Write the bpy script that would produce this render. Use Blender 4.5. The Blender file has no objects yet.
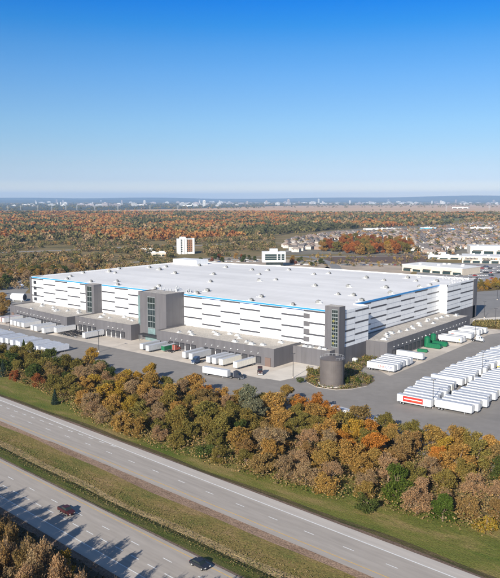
import bpy, math, random
import numpy as np
from mathutils import Vector, Matrix

# ------------------------------------------------------------------ camera, sky, sun, exposure
S = bpy.context.scene
COL = S.collection
H = 85.0                      # height of the drone, metres
FPX, CX, CY, HY = 704.0, 250.0, 289.0, 200.0
PITCH = math.atan((CY - HY) / FPX)
D1 = np.array([.7812, -.6243]); D2 = np.array([.6249, .7807])
cam = bpy.data.cameras.new('camera'); cam_o = bpy.data.objects.new('camera', cam); COL.objects.link(cam_o)
cam.sensor_fit = 'HORIZONTAL'; cam.sensor_width = 36; cam.lens = 36 * FPX / 500
cam.clip_start = 1; cam.clip_end = 200000
cam_o.location = (0, 0, H)
cam_o.rotation_euler = (math.radians(90) - PITCH, 0, math.atan2(.6243, .7807))
S.camera = cam_o

SUN_EL = math.radians(24.7)
sd = Vector((-.236, .972, 0)).normalized()           # the light travels this way over the ground
W = bpy.data.worlds.new('World'); S.world = W; W.use_nodes = True
nt = W.node_tree; nt.nodes.clear()
sky = nt.nodes.new('ShaderNodeTexSky'); sky.sky_type = 'NISHITA'; sky.sun_disc = False
sky.sun_elevation = SUN_EL; sky.sun_rotation = math.atan2(-sd.x, -sd.y)
sky.altitude = 200; sky.air_density = 1.0; sky.dust_density = 0.2; sky.ozone_density = 1.5
hs = nt.nodes.new('ShaderNodeMix'); hs.data_type = 'RGBA'; hs.blend_type = 'MULTIPLY'; hs.inputs[0].default_value = 1; tcw = nt.nodes.new('ShaderNodeTexCoord'); sxz = nt.nodes.new('ShaderNodeSeparateXYZ'); rpw = nt.nodes.new('ShaderNodeValToRGB')   # clear cool autumn air
TINT = [(0.0, (0.897, 0.91, 1.13)), (0.014, (0.897, 0.91, 1.13)), (0.0279, (0.582, 0.672, 1.031)), (0.0486, (0.539, 0.633, 0.917)), (0.0759, (0.493, 0.637, 0.879)), (0.1029, (0.461, 0.652, 0.893)), (0.1361, (0.398, 0.637, 0.916)), (0.1685, (0.318, 0.624, 0.961)), (0.2002, (0.214, 0.59, 0.983)), (0.2309, (0.069, 0.524, 1.018)), (0.2596, (0.004, 0.456, 1.084)), (0.6, (0.74, 0.78, 0.85)), (1.0, (0.74, 0.78, 0.85))]
for i_, (p_, c_) in enumerate(TINT):
    e_ = rpw.color_ramp.elements[i_] if i_ < 2 else rpw.color_ramp.elements.new(p_)
    e_.position = p_; e_.color = (*c_, 1)
nt.links.new(tcw.outputs['Generated'], sxz.inputs[0]); nt.links.new(sxz.outputs['Z'], rpw.inputs[0]); nt.links.new(rpw.outputs[0], hs.inputs[7])
bg = nt.nodes.new('ShaderNodeBackground'); bg.inputs[1].default_value = 0.085
wo = nt.nodes.new('ShaderNodeOutputWorld')
nt.links.new(sky.outputs[0], hs.inputs[6]); nt.links.new(hs.outputs[2], bg.inputs[0]); nt.links.new(bg.outputs[0], wo.inputs[0])
sl = bpy.data.lights.new('sun', 'SUN'); sl.energy = 5.0; sl.angle = math.radians(.53); sl.color = (1, .93, .82)
so = bpy.data.objects.new('sun', sl); COL.objects.link(so); so.location = (0, 0, 300)
so.rotation_euler = Vector((sd.x * math.cos(SUN_EL), sd.y * math.cos(SUN_EL), -math.sin(SUN_EL))).to_track_quat('-Z', 'Y').to_euler()
S.render.engine = 'CYCLES'
S.view_settings.view_transform = 'Standard'; S.view_settings.look = 'None'
S.view_settings.exposure = 0.55; S.view_settings.gamma = 1; S.view_settings.use_curve_mapping = False
S.cycles.max_bounces = 6; S.cycles.volume_bounces = 1

random.seed(7); RNG = np.random.default_rng(7)

# ------------------------------------------------------------------ survey helpers
def px(x, y, z=0.0):
    """survey point: where the sight line of photo point (x, y) meets height z"""
    u = (x - CX) / FPX; v = -(y - CY) / FPX
    r = np.array([u, math.cos(PITCH) + v * math.sin(PITCH), -math.sin(PITCH) + v * math.cos(PITCH)])
    t = (z - H) / r[2]; g = (r * t)[:2]
    return float(g @ D1), float(g @ D2)
def topx(a, b, z=0.0):
    X = a * D1[0] + b * D2[0]; Y = a * D1[1] + b * D2[1]
    p = Y * math.cos(PITCH) - (z - H) * math.sin(PITCH); q = Y * math.sin(PITCH) + (z - H) * math.cos(PITCH)
    return CX + FPX * X / p, CY - FPX * q / p
RZ = 1.2                       # the highway stands on a low bank
KZ = (H - RZ) / H
def hw(s, c):                  # highway frame: s along, c across
    s, c = s * KZ, c * KZ
    return s * .99758 + c * .0695, -s * .0695 + c * .99758

# ------------------------------------------------------------------ materials
MATS = {}
def mat(name, col, rough=.8, noise=0, scale=1.0, metal=0, bump=0, col2=None, spec=.5, detail=4, ns2=None, ns2amp=.25):
    if name in MATS: return MATS[name]
    m = bpy.data.materials.new(name); m.use_nodes = True; MATS[name] = m
    n = m.node_tree; b = n.nodes['Principled BSDF']
    b.inputs['Roughness'].default_value = rough; b.inputs['Metallic'].default_value = metal
    b.inputs['Specular IOR Level'].default_value = spec
    c1 = (*col, 1)
    if noise or col2:
        tc = n.nodes.new('ShaderNodeNewGeometry'); no = n.nodes.new('ShaderNodeTexNoise')
        no.inputs['Scale'].default_value = scale; no.inputs['Detail'].default_value = detail; no.inputs['Roughness'].default_value = .65
        n.links.new(tc.outputs['Position'], no.inputs['Vector'])
        rp = n.nodes.new('ShaderNodeValToRGB'); rp.color_ramp.elements[0].position = .32; rp.color_ramp.elements[1].position = .68
        if col2 is None:
            lo = tuple(c * (1 - noise) for c in col); hi = tuple(c * (1 + noise) for c in col)
        else: lo, hi = col, col2
        rp.color_ramp.elements[0].color = (*lo, 1); rp.color_ramp.elements[1].color = (*hi, 1)
        n.links.new(no.outputs['Fac'], rp.inputs[0])
        out = rp.outputs[0]
        if ns2:
            n2 = n.nodes.new('ShaderNodeTexNoise'); n2.inputs['Scale'].default_value = ns2; n2.inputs['Detail'].default_value = 3
            n.links.new(tc.outputs['Position'], n2.inputs['Vector'])
            mr = n.nodes.new('ShaderNodeMapRange'); mr.inputs[1].default_value = .3; mr.inputs[2].default_value = .7
            mr.inputs[3].default_value = 1 - ns2amp; mr.inputs[4].default_value = 1 + ns2amp
            n.links.new(n2.outputs['Fac'], mr.inputs[0])
            mx = n.nodes.new('ShaderNodeVectorMath'); mx.operation = 'SCALE'
            n.links.new(out, mx.inputs[0]); n.links.new(mr.outputs[0], mx.inputs['Scale']); out = mx.outputs[0]
        n.links.new(out, b.inputs['Base Color'])
        if bump:
            bp = n.nodes.new('ShaderNodeBump'); bp.inputs['Strength'].default_value = bump; bp.inputs['Distance'].default_value = .3
            n.links.new(no.outputs['Fac'], bp.inputs['Height']); n.links.new(bp.outputs[0], b.inputs['Normal'])
    else: b.inputs['Base Color'].default_value = c1
    return m

def leafmat(name, attr=True, trans=.25):
    """leaf colour = the tree's own colour (object colour) varied leaf by leaf"""
    m = bpy.data.materials.new(name); m.use_nodes = True; n = m.node_tree; n.nodes.clear()
    out = n.nodes.new('ShaderNodeOutputMaterial')
    at = n.nodes.new('ShaderNodeAttribute'); at.attribute_name = 'leaf'
    if attr == 'own': colsock = at.outputs['Color']
    else:
        oi = n.nodes.new('ShaderNodeObjectInfo')
        mx = n.nodes.new('ShaderNodeMix'); mx.data_type = 'RGBA'; mx.blend_type = 'MULTIPLY'; mx.inputs[0].default_value = 1
        n.links.new(oi.outputs['Color'], mx.inputs[6]); n.links.new(at.outputs['Color'], mx.inputs[7]); colsock = mx.outputs[2]
    d = n.nodes.new('ShaderNodeBsdfDiffuse'); t = n.nodes.new('ShaderNodeBsdfTranslucent'); ms = n.nodes.new('ShaderNodeMixShader')
    ms.inputs[0].default_value = trans
    n.links.new(colsock, d.inputs[0]); n.links.new(colsock, t.inputs[0])
    n.links.new(d.outputs[0], ms.inputs[1]); n.links.new(t.outputs[0], ms.inputs[2]); n.links.new(ms.outputs[0], out.inputs[0])
    MATS[name] = m
    return m
def objcol(name, rough=.5):
    m = bpy.data.materials.new(name); m.use_nodes = True; n = m.node_tree; b = n.nodes['Principled BSDF']
    oi = n.nodes.new('ShaderNodeObjectInfo'); ge = n.nodes.new('ShaderNodeNewGeometry'); no = n.nodes.new('ShaderNodeTexNoise'); no.inputs['Scale'].default_value = .9
    n.links.new(ge.outputs['Position'], no.inputs['Vector'])
    mr = n.nodes.new('ShaderNodeMapRange'); mr.inputs[3].default_value = .82; mr.inputs[4].default_value = 1.08
    n.links.new(no.outputs['Fac'], mr.inputs[0])
    vm = n.nodes.new('ShaderNodeVectorMath'); vm.operation = 'SCALE'
    n.links.new(oi.outputs['Color'], vm.inputs[0]); n.links.new(mr.outputs[0], vm.inputs['Scale']); n.links.new(vm.outputs[0], b.inputs['Base Color'])
    b.inputs['Roughness'].default_value = rough; MATS[name] = m
    return m

def panel_mat(name, col, px_, pz, amp, line, rough, grime):
    """metal panels px_ x pz metres: each sheet a shade of its own, fine joints, run-off streaks"""
    m = bpy.data.materials.new(name); m.use_nodes = True; n = m.node_tree; b = n.nodes['Principled BSDF']; b.inputs['Roughness'].default_value = rough
    g = n.nodes.new('ShaderNodeNewGeometry'); sp = n.nodes.new('ShaderNodeSeparateXYZ'); n.links.new(g.outputs['Position'], sp.inputs[0])
    sn = n.nodes.new('ShaderNodeSeparateXYZ'); n.links.new(g.outputs['Normal'], sn.inputs[0])
    def M(op, a, c=None, d=None):
        q = n.nodes.new('ShaderNodeMath'); q.operation = op
        for i, v in enumerate((a, c, d)):
            if v is None: continue
            if isinstance(v, (int, float)): q.inputs[i].default_value = v
            else: n.links.new(v, q.inputs[i])
        return q.outputs[0]
    side = M('GREATER_THAN', M('ABSOLUTE', sn.outputs['X']), .5)
    u = M('ADD', M('MULTIPLY', sp.outputs['X'], M('SUBTRACT', 1, side)), M('MULTIPLY', sp.outputs['Y'], side))
    up = M('DIVIDE', u, px_); zp = M('DIVIDE', sp.outputs['Z'], pz)
    cb = n.nodes.new('ShaderNodeCombineXYZ'); n.links.new(M('FLOOR', up), cb.inputs[0]); n.links.new(M('FLOOR', zp), cb.inputs[1]); n.links.new(side, cb.inputs[2])
    wn = n.nodes.new('ShaderNodeTexWhiteNoise'); n.links.new(cb.outputs[0], wn.inputs['Vector'])
    tone = M('MULTIPLY_ADD', wn.outputs['Value'], 2 * amp, 1 - amp)
    ln = M('LESS_THAN', M('FRACT', up), .035); tone = M('MULTIPLY', tone, M('MULTIPLY_ADD', ln, -line, 1))
    st = n.nodes.new('ShaderNodeCombineXYZ'); n.links.new(M('MULTIPLY', u, .6), st.inputs[0]); n.links.new(M('MULTIPLY', sp.outputs['Z'], .07), st.inputs[1])
    no = n.nodes.new('ShaderNodeTexNoise'); no.inputs['Scale'].default_value = 1; no.inputs['Detail'].default_value = 5; n.links.new(st.outputs[0], no.inputs['Vector'])
    mr = n.nodes.new('ShaderNodeMapRange'); mr.inputs[1].default_value = .45; mr.inputs[2].default_value = .75; mr.inputs[3].default_value = 1; mr.inputs[4].default_value = 1 - grime; n.links.new(no.outputs['Fac'], mr.inputs[0])
    tone = M('MULTIPLY', tone, mr.outputs[0])
    v = n.nodes.new('ShaderNodeVectorMath'); v.operation = 'SCALE'; v.inputs[0].default_value = col; n.links.new(tone, v.inputs['Scale']); n.links.new(v.outputs[0], b.inputs['Base Color']); MATS[name] = m
    return m
M_WHITE = panel_mat('white_panel', (.86, .86, .85), 7.65, 3.1, .035, .22, .55, .09)
M_GREY = panel_mat('charcoal_panel', (.128, .122, .128), 3.06, 9.5, .06, .3, .6, .15)
M_STRIP = mat('strip_grey', (.07, .07, .08), .4)
M_LINE = mat('joint_grey', (.46, .47, .50), .5)
M_BLUE = mat('blue_cladding', (.03, .27, .62), .45)
M_BLUED = mat('navy_cladding', (.02, .08, .22), .45)
M_GLASS = mat('glazing', (.02, .03, .03), .08, .4, .4, metal=.0, spec=.9)
M_GLASSL = mat('glazing_light', (.17, .25, .25), .12, .2, .5)
M_MULL = mat('mullion', (.22, .24, .24), .5)
M_YEL = mat('stair_yellow', (.20, .19, .05), .6)
M_WROOF = mat('wing_roof_gravel', (.44, .40, .35), .95, .14, .12, detail=6, ns2=1.6)
M_CONC = mat('concrete', (.58, .51, .43), .9, .13, .1, detail=7, ns2=.03)
M_ASPH = mat('yard_asphalt', (.25, .23, .21), .92, .12, .035, detail=10, ns2=.3, ns2amp=.06)
M_LINEW = mat('road_white', (.72, .72, .70), .7, .12, 1.2)
M_LINEY = mat('road_yellow', (.62, .40, .13), .7, .12, 1.2)
M_METAL = mat('galvanised', (.42, .43, .44), .5, .1, .8)
M_DARK = mat('dark_metal', (.03, .03, .035), .6)
M_TYRE = mat('tyre', (.02, .02, .02), .9)
M_DOOR = mat('dock_door', (.055, .055, .06), .6)
M_DOORW = mat('white_trim', (.7, .7, .68), .6)
M_RED = mat('red_paint', (.55, .03, .02), .5)
M_NAVY = mat('navy_paint', (.04, .05, .25), .5)
M_ORANGE = mat('orange_paint', (.6, .16, .03), .5)
M_YPAINT = mat('yellow_paint', (.62, .42, .05), .5)
M_GREEN = mat('green_paint', (.005, .13, .055), .45, .12, .8)
M_SILO = mat('silo_steel', (.125, .108, .10), .5, .12, .25, bump=.1)
M_BARK = mat('bark', (.20, .14, .09), .95, .25, 2.0)
M_OBJ = objcol('painted_body'); M_ROOFO = objcol('roof_shingle', .9)
M_LEAF = leafmat('leaf'); M_LEAFF = leafmat('far_leaf', 'own', .15)

# ------------------------------------------------------------------ mesh helpers
class MB:
    def __init__(s): s.v = []; s.f = []; s.m = []; s.mats = []
    def mi(s, m):
        if m not in s.mats: s.mats.append(m)
        return s.mats.index(m)
    def poly(s, pts, m):
        i = len(s.v); s.v += [tuple(p) for p in pts]; s.f.append(tuple(range(i, i + len(pts)))); s.m.append(s.mi(m)); return s
    def box(s, x0, x1, y0, y1, z0, z1, m, top=None, ch=0):
        i = len(s.v)
        s.v += [(x0, y0, z0), (x1, y0, z0), (x1, y1, z0), (x0, y1, z0), (x0, y0, z1), (x1, y0, z1), (x1, y1, z1), (x0, y1, z1)]
        k = s.mi(m); kt = s.mi(top) if top else k
        for q, mm in (((0, 3, 2, 1), k), ((4, 5, 6, 7), kt), ((0, 1, 5, 4), k), ((1, 2, 6, 5), k), ((2, 3, 7, 6), k), ((3, 0, 4, 7), k)):
            s.f.append(tuple(i + j for j in q)); s.m.append(mm)
        return s
    def prism(s, pts, z0, z1, m, top=None):       # pts CCW
        i = len(s.v); n = len(pts)
        s.v += [(p[0], p[1], z0) for p in pts] + [(p[0], p[1], z1) for p in pts]
        k = s.mi(m); kt = s.mi(top) if top else k
        s.f.append(tuple(i + n + j for j in range(n))); s.m.append(kt)
        s.f.append(tuple(i + n - 1 - j for j in range(n))); s.m.append(k)
        for j in range(n):
            s.f.append((i + j, i + (j + 1) % n, i + n + (j + 1) % n, i + n + j)); s.m.append(k)
        return s
    def prism_y(s, prof, y0, y1, m):              # profile in x,z extruded along y
        i = len(s.v); n = len(prof); k = s.mi(m)
        s.v += [(p[0], y0, p[1]) for p in prof] + [(p[0], y1, p[1]) for p in prof]
        s.f.append(tuple(i + j for j in range(n))); s.m.append(k)
        s.f.append(tuple(i + 2 * n - 1 - j for j in range(n))); s.m.append(k)
        for j in range(n):
            s.f.append((i + j, i + n + j, i + n + (j + 1) % n, i + (j + 1) % n)); s.m.append(k)
        return s
    def tube(s, p, q, r0, r1, m, n=8):
        p = Vector(p); q = Vector(q); d = (q - p).normalized()
        u = d.orthogonal().normalized(); w = d.cross(u); i = len(s.v); k = s.mi(m)
        for P_, r in ((p, r0), (q, r1)):
            for j in range(n):
                t = 2 * math.pi * j / n; s.v.append(tuple(P_ + (u * math.cos(t) + w * math.sin(t)) * r))
        for j in range(n): s.f.append((i + j, i + (j + 1) % n, i + n + (j + 1) % n, i + n + j)); s.m.append(k)
        s.f.append(tuple(i + n - 1 - j for j in range(n))); s.m.append(k)
        s.f.append(tuple(i + n + j for j in range(n))); s.m.append(k)
        return s
    def mesh(s, name):
        me = bpy.data.meshes.new(name); me.from_pydata(s.v, [], s.f)
        for m in s.mats: me.materials.append(m)
        me.polygons.foreach_set('material_index', s.m); me.update(); return me
    def build(s, name, parent=None, loc=None, rz=0, smooth=False):
        me = s.mesh(name)
        if smooth: me.polygons.foreach_set('use_smooth', [True] * len(me.polygons))
        o = bpy.data.objects.new(name, me); COL.objects.link(o)
        if parent: o.parent = parent
        if loc: o.location = loc; o.rotation_euler.z = rz
        return o

def tag(o, label=None, cat=None, group=None, kind=None):
    if label: o['label'] = label
    if cat: o['category'] = cat
    if group: o['group'] = group
    if kind: o['kind'] = kind
    return o
def empty(name, loc=(0, 0, 0), rz=0):
    o = bpy.data.objects.new(name, None); COL.objects.link(o); o.location = loc; o.rotation_euler.z = rz; o.empty_display_size = .5; return o
KIDS = {}
def kids(o):
    if o.name not in KIDS: KIDS[o.name] = list(o.children)
    return KIDS[o.name]
def dup(o, parent=None):
    c = o.copy(); COL.objects.link(c); c.parent = parent
    for k in kids(o): dup(k, c)
    return c
class Proto:
    """first use hands out the source itself, later uses copy it"""
    def __init__(s, o): s.o = o; s.used = False
    def get(s):
        if not s.used: kids(s.o); [kids(k) for k in s.o.children]; s.used = True; return s.o
        return dup(s.o)
def recolor(o, col):
    o.color = (*col, 1)
    for k in o.children: k.color = (*col, 1)
LBL = []                        # (object, label, sort value, ordinal phrase)
def later(o, label, key=None, phrase='from the left'):
    LBL.append((o, label, key, phrase))
ORD = ['first', 'second', 'third', 'fourth', 'fifth', 'sixth', 'seventh', 'eighth', 'ninth', 'tenth', 'eleventh', 'twelfth']
def ordn(i): return ORD[i] if i < 12 else '%d%s' % (i + 1, {1: 'st', 2: 'nd', 3: 'rd'}.get((i + 1) % 10 if not 10 <= (i + 1) % 100 <= 20 else 0, 'th'))
def finish_labels():
    by = {}
    for t in LBL: by.setdefault(t[1], []).append(t)
    for lab, ts in by.items():
        if len(ts) == 1: ts[0][0]['label'] = lab; continue
        def key(t):
            if t[2] is not None: return t[2]
            w = t[0].location; return topx(w.x, w.y)[0]
        ts.sort(key=key)
        for i, t in enumerate(ts): t[0]['label'] = '%s, %s %s' % (lab, ordn(i), t[3])

def struct_sheet(name, pts, z, m, kind='structure', label=None):
    mb = MB(); mb.poly([(p[0], p[1], z) for p in pts], m); o = mb.build(name); o['kind'] = kind
    return o
def pxpoly(pp, z=0): return [px(x, y, z) for x, y in pp]

# ------------------------------------------------------------------ setting: ground
def ground_mat():
    m = bpy.data.materials.new('scrub_ground'); m.use_nodes = True; n = m.node_tree; b = n.nodes['Principled BSDF']; b.inputs['Roughness'].default_value = 1; b.inputs['Specular IOR Level'].default_value = .1
    g = n.nodes.new('ShaderNodeNewGeometry')
    def noise(s, d=5):
        no = n.nodes.new('ShaderNodeTexNoise'); no.inputs['Scale'].default_value = s; no.inputs['Detail'].default_value = d; no.inputs['Roughness'].default_value = .6
        n.links.new(g.outputs['Position'], no.inputs['Vector']); return no.outputs['Fac']
    r = n.nodes.new('ShaderNodeValToRGB'); n.links.new(noise(.012, 8), r.inputs[0]); e = r.color_ramp.elements
    e[0].position = .3; e[0].color = (.12, .10, .045, 1); e[1].position = .75; e[1].color = (.38, .28, .16, 1)
    x = e.new(.45); x.color = (.21, .165, .07, 1); x = e.new(.58); x.color = (.23, .17, .085, 1)
    r2 = n.nodes.new('ShaderNodeMapRange'); n.links.new(noise(.15, 6), r2.inputs[0]); r2.inputs[3].default_value = .55; r2.inputs[4].default_value = 1.4
    v = n.nodes.new('ShaderNodeVectorMath'); v.operation = 'SCALE'; n.links.new(r.outputs[0], v.inputs[0]); n.links.new(r2.outputs[0], v.inputs['Scale'])
    n.links.new(v.outputs[0], b.inputs['Base Color']); return m
GM = ground_mat()
R_ = 33000
gm = MB()
rings = [0, 60, 150, 400, 1000, 3000, 9000, R_]
# one sheet, a ring of quads out to the horizon; left open where the sunk median and the banks have their own relief
pts = [(R_ * math.cos(t), R_ * math.sin(t)) for t in np.linspace(0, 2 * math.pi, 65)[:-1]]
gm.poly([(x, y, -.02) for x, y in pts], GM)
go = gm.build('ground'); go['kind'] = 'structure'

def grass_mat(name, a, b_, c, s1=.09):
    m = bpy.data.materials.new(name); m.use_nodes = True; n = m.node_tree; bs = n.nodes['Principled BSDF']; bs.inputs['Roughness'].default_value = 1; bs.inputs['Specular IOR Level'].default_value = .1
    g = n.nodes.new('ShaderNodeNewGeometry')
    mp = n.nodes.new('ShaderNodeMapping'); mp.inputs['Rotation'].default_value = (0, 0, math.radians(4)); mp.inputs['Scale'].default_value = (.35, 1, 1)
    n.links.new(g.outputs['Position'], mp.inputs[0])
    def noise(s, d, src):
        no = n.nodes.new('ShaderNodeTexNoise'); no.inputs['Scale'].default_value = s; no.inputs['Detail'].default_value = d; no.inputs['Roughness'].default_value = .7
        n.links.new(src, no.inputs['Vector']); return no.outputs['Fac']
    r = n.nodes.new('ShaderNodeValToRGB'); n.links.new(noise(s1, 9, mp.outputs[0]), r.inputs[0]); e = r.color_ramp.elements
    e[0].position = .36; e[0].color = (*a, 1); e[1].position = .68; e[1].color = (*c, 1); x = e.new(.52); x.color = (*b_, 1)
    n3 = noise(2.2, 3, g.outputs['Position'])
    r2 = n.nodes.new('ShaderNodeMapRange'); n.links.new(n3, r2.inputs[0]); r2.inputs[1].default_value = .25; r2.inputs[2].default_value = .75; r2.inputs[3].default_value = .5; r2.inputs[4].default_value = 1.45
    v = n.nodes.new('ShaderNodeVectorMath'); v.operation = 'SCALE'; n.links.new(r.outputs[0], v.inputs[0]); n.links.new(r2.outputs[0], v.inputs['Scale'])
    n.links.new(v.outputs[0], bs.inputs['Base Color'])
    bp = n.nodes.new('ShaderNodeBump'); bp.inputs['Strength'].default_value = .8; bp.inputs['Distance'].default_value = .35; n.links.new(n3, bp.inputs['Height']); n.links.new(bp.outputs[0], bs.inputs['Normal'])
    return m
M_GRASS = grass_mat('verge_grass', (.105, .14, .026), (.175, .17, .042), (.31, .225, .095), .11)
M_MED1 = grass_mat('median_grass', (.12, .125, .035), (.20, .155, .055), (.28, .19, .095), .16)
M_MED2 = grass_mat('dry_grass', (.23, .17, .08), (.35, .26, .14), (.17, .15, .055), .2)
M_DITCH = grass_mat('wet_ditch', (.03, .035, .014), (.045, .05, .018), (.08, .07, .03), .3)
M_GRAV = grass_mat('gravel_shoulder', (.20, .135, .095), (.27, .19, .14), (.16, .11, .075), .3)
def road_mat(name, col, amp):
    m = bpy.data.materials.new(name); m.use_nodes = True; n = m.node_tree; b = n.nodes['Principled BSDF']; b.inputs['Roughness'].default_value = .95; b.inputs['Specular IOR Level'].default_value = .2
    g = n.nodes.new('ShaderNodeNewGeometry'); mp = n.nodes.new('ShaderNodeMapping'); mp.vector_type = 'POINT'
    mp.inputs['Rotation'].default_value = (0, 0, math.radians(3.98)); n.links.new(g.outputs['Position'], mp.inputs[0])
    def stretched(sx, sy, d):
        m2 = n.nodes.new('ShaderNodeMapping'); m2.inputs['Scale'].default_value = (sx, sy, 1); n.links.new(mp.outputs[0], m2.inputs[0])
        no = n.nodes.new('ShaderNodeTexNoise'); no.inputs['Scale'].default_value = 1; no.inputs['Detail'].default_value = d; n.links.new(m2.outputs[0], no.inputs['Vector']); return no.outputs['Fac']
    a = stretched(.006, .8, 3); c = stretched(.12, .9, 6)
    ad = n.nodes.new('ShaderNodeMath'); ad.operation = 'ADD'; n.links.new(a, ad.inputs[0]); n.links.new(c, ad.inputs[1])
    mr = n.nodes.new('ShaderNodeMapRange'); mr.inputs[1].default_value = .6; mr.inputs[2].default_value = 1.4; mr.inputs[3].default_value = 1 - amp; mr.inputs[4].default_value = 1 + amp; n.links.new(ad.outputs[0], mr.inputs[0])
    v = n.nodes.new('ShaderNodeVectorMath'); v.operation = 'SCALE'; v.inputs[0].default_value = col; n.links.new(mr.outputs[0], v.inputs['Scale']); n.links.new(v.outputs[0], b.inputs['Base Color']); return m
M_HWY = road_mat('highway_asphalt', (.385, .345, .305), .15)
M_HWYS = road_mat('shoulder_asphalt', (.47, .425, .38), .12)
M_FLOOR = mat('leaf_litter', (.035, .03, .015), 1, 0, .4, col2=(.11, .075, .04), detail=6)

SR = list(np.arange(-520, 141, 6.0))
def strip(name, c0, z0, c1, z1, m, s0=-520, s1=140, n=1, wob=0, kind='structure'):
    """a strip of ground along the highway between two lines c0(s), c1(s)"""
    f0 = c0 if callable(c0) else (lambda s: c0); f1 = c1 if callable(c1) else (lambda s: c1)
    mb = MB(); k = mb.mi(m); ss = [s for s in SR if s0 < s < s1]; ss = [s0] + ss + [s1]
    for j, s in enumerate(ss):
        for i in range(n + 1):
            t = i / n; c = f0(s) * (1 - t) + f1(s) * t
            if wob and 0 < i < n: c += wob * math.sin(s * .21 + i) + wob * random.uniform(-1, 1)
            x, y = hw(s, c); zz = z0 * (1 - t) + z1 * t
            if wob and 0 < i < n: zz += random.uniform(-.06, .06)
            mb.v.append((x, y, zz))
    w = n + 1
    for j in range(len(ss) - 1):
        for i in range(n): mb.f.append((j * w + i, (j + 1) * w + i, (j + 1) * w + i + 1, j * w + i + 1)); mb.m.append(k)
    o = mb.build(name)
    if kind: o['kind'] = kind
    return o
def interp(tab): xs, ys = zip(*tab); return lambda s: float(np.interp(s, xs, ys))
U_TOP = lambda s: 146.0
U_WHITE = interp([(-520, 143.4), (-250, 143.0), (-180, 142.2), (-60, 142.0), (140, 141.5)])
U_YEL = interp([(-520, 130.2), (-250, 130.7), (-190, 131.6), (-60, 131.8), (140, 131.8)])
U_LANE = interp([(-520, 134.8), (-252, 135.2), (-203, 136.9), (-106, 136.8), (140, 136.6)])
U_EXIT = interp([(-520, 139.1), (-257, 139.4), (-232, 140.2), (-205, 141.2), (-190, 141.9)])
U_BOT = lambda s: 129.6 if s > -220 else 129.0
L_TOP, L_YEL, L_LANE, L_EXIT, L_WHITE, L_BOT = 109.0, 107.7, 103.0, 98.6, 94.3, 90.6
strip('upper_highway', U_BOT, RZ, U_TOP, RZ, M_HWY)
strip('upper_highway_shoulder', lambda s: U_WHITE(s) + .1, RZ + .004, U_TOP, RZ + .004, M_HWYS)
strip('lower_highway', L_BOT, RZ, L_TOP, RZ, M_HWY)
strip('lower_highway_shoulder', L_BOT, RZ + .004, L_WHITE - .1, RZ + .004, M_HWYS)
def line(name, cf, w, m, s0=-520, s1=140):
    f = cf if callable(cf) else (lambda s: cf)
    o = strip(name, lambda s: f(s) - w / 2, RZ + .012, lambda s: f(s) + w / 2, RZ + .012, m, s0, s1); return o
line('upper_edge_line', U_WHITE, .34, M_LINEW); line('upper_median_line', U_YEL, .26, M_LINEY)
line('lower_edge_line', L_WHITE, .26, M_LINEW); line('lower_median_line', L_YEL, .26, M_LINEY)
def dashes(name, cf, s_ref, step, ln, s0, s1, w=.24):
    f = cf if callable(cf) else (lambda s: cf); mb = MB()
    s = s_ref - math.floor((s_ref - s0) / step) * step
    while s < s1:
        a, b = s - ln / 2, s + ln / 2
        q = [hw(a, f(a) - w / 2), hw(b, f(b) - w / 2), hw(b, f(b) + w / 2), hw(a, f(a) + w / 2)]
        mb.poly([(x, y, RZ + .012) for x, y in q], M_LINEW); s += step
    o = mb.build(name); o['kind'] = 'structure'
dashes('upper_lane_dashes', U_LANE, -154.3, 12.25, 3.2, -520, 120)
dashes('upper_exit_dashes', U_EXIT, -257.3, 6.2, 2.9, -520, -192, .3)
dashes('lower_lane_dashes', L_LANE, -182.8, 12.25, 3.2, -520, 120)
dashes('lower_exit_dashes', L_EXIT, -134.5, 6.2, 3.0, -520, 120, .28)
# banks, median
dw = lambda c, a=.5: (lambda s: c + a * math.sin(s * .05) + a * .6 * math.sin(s * .137 + 1))
strip('gravel_edge', U_TOP, RZ, dw(147.3, .3), 1.0, M_GRAV)
strip('grass_bank', dw(147.3, .3), 1.0, dw(150.0, .6), .5, grass_mat('bank_grass', (.10, .10, .035), (.15, .12, .05), (.20, .14, .08), .5), n=2, wob=.3)
strip('grass_verge', dw(150.0, .6), .5, 178, .02, M_GRASS, n=10, wob=.5)
strip('median_gravel', dw(126.8, .5), .85, U_BOT, RZ, M_GRAV)
strip('median_grass', dw(118.3, .8), .25, dw(126.8, .5), .85, M_MED1, n=3, wob=.4)
strip('median_dry_grass', dw(115.8, .4), .06, dw(118.3, .8), .25, M_MED2, n=3, wob=.3)
strip('median_ditch', dw(114.6, .4), .04, dw(115.8, .4), .06, M_DITCH)
strip('median_inner_grass', dw(109.9, .1), 1.05, dw(114.6, .4), .04, grass_mat('median_green', (.10, .13, .025), (.15, .155, .04), (.21, .17, .065), .2), n=4, wob=.3)
strip('median_inner_gravel', L_TOP, RZ, dw(109.9, .1), 1.05, M_GRAV)
strip('lower_bank_gravel', 88.8, .8, L_BOT, RZ, M_GRAV)
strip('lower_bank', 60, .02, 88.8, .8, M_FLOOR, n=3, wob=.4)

# ------------------------------------------------------------------ setting: yard
struct_sheet('yard_asphalt', [(-620, 208), (-330, 203), (-240, 210), (-160, 214), (-60, 214), (-20, 260), (-20, 640), (-110, 700), (-300, 690), (-200, 560), (-195, 500), (-440, 500), (-520, 400), (-620, 330)], .004, M_ASPH)
struct_sheet('dock_apron', [(-452, 266.5), (-342, 264), (-200, 261), (-197, 284), (-199, 300), (-193, 308), (-452, 308)], .012, M_CONC)
struct_sheet('east_apron', [(-193, 331), (-181, 322), (-156, 304), (-155.5, 345), (-156.5, 440), (-150, 458), (-193, 458)], .012, M_CONC)
M_CONC2 = mat('pale_concrete', (.66, .60, .52), .9, .1, .1)
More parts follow.
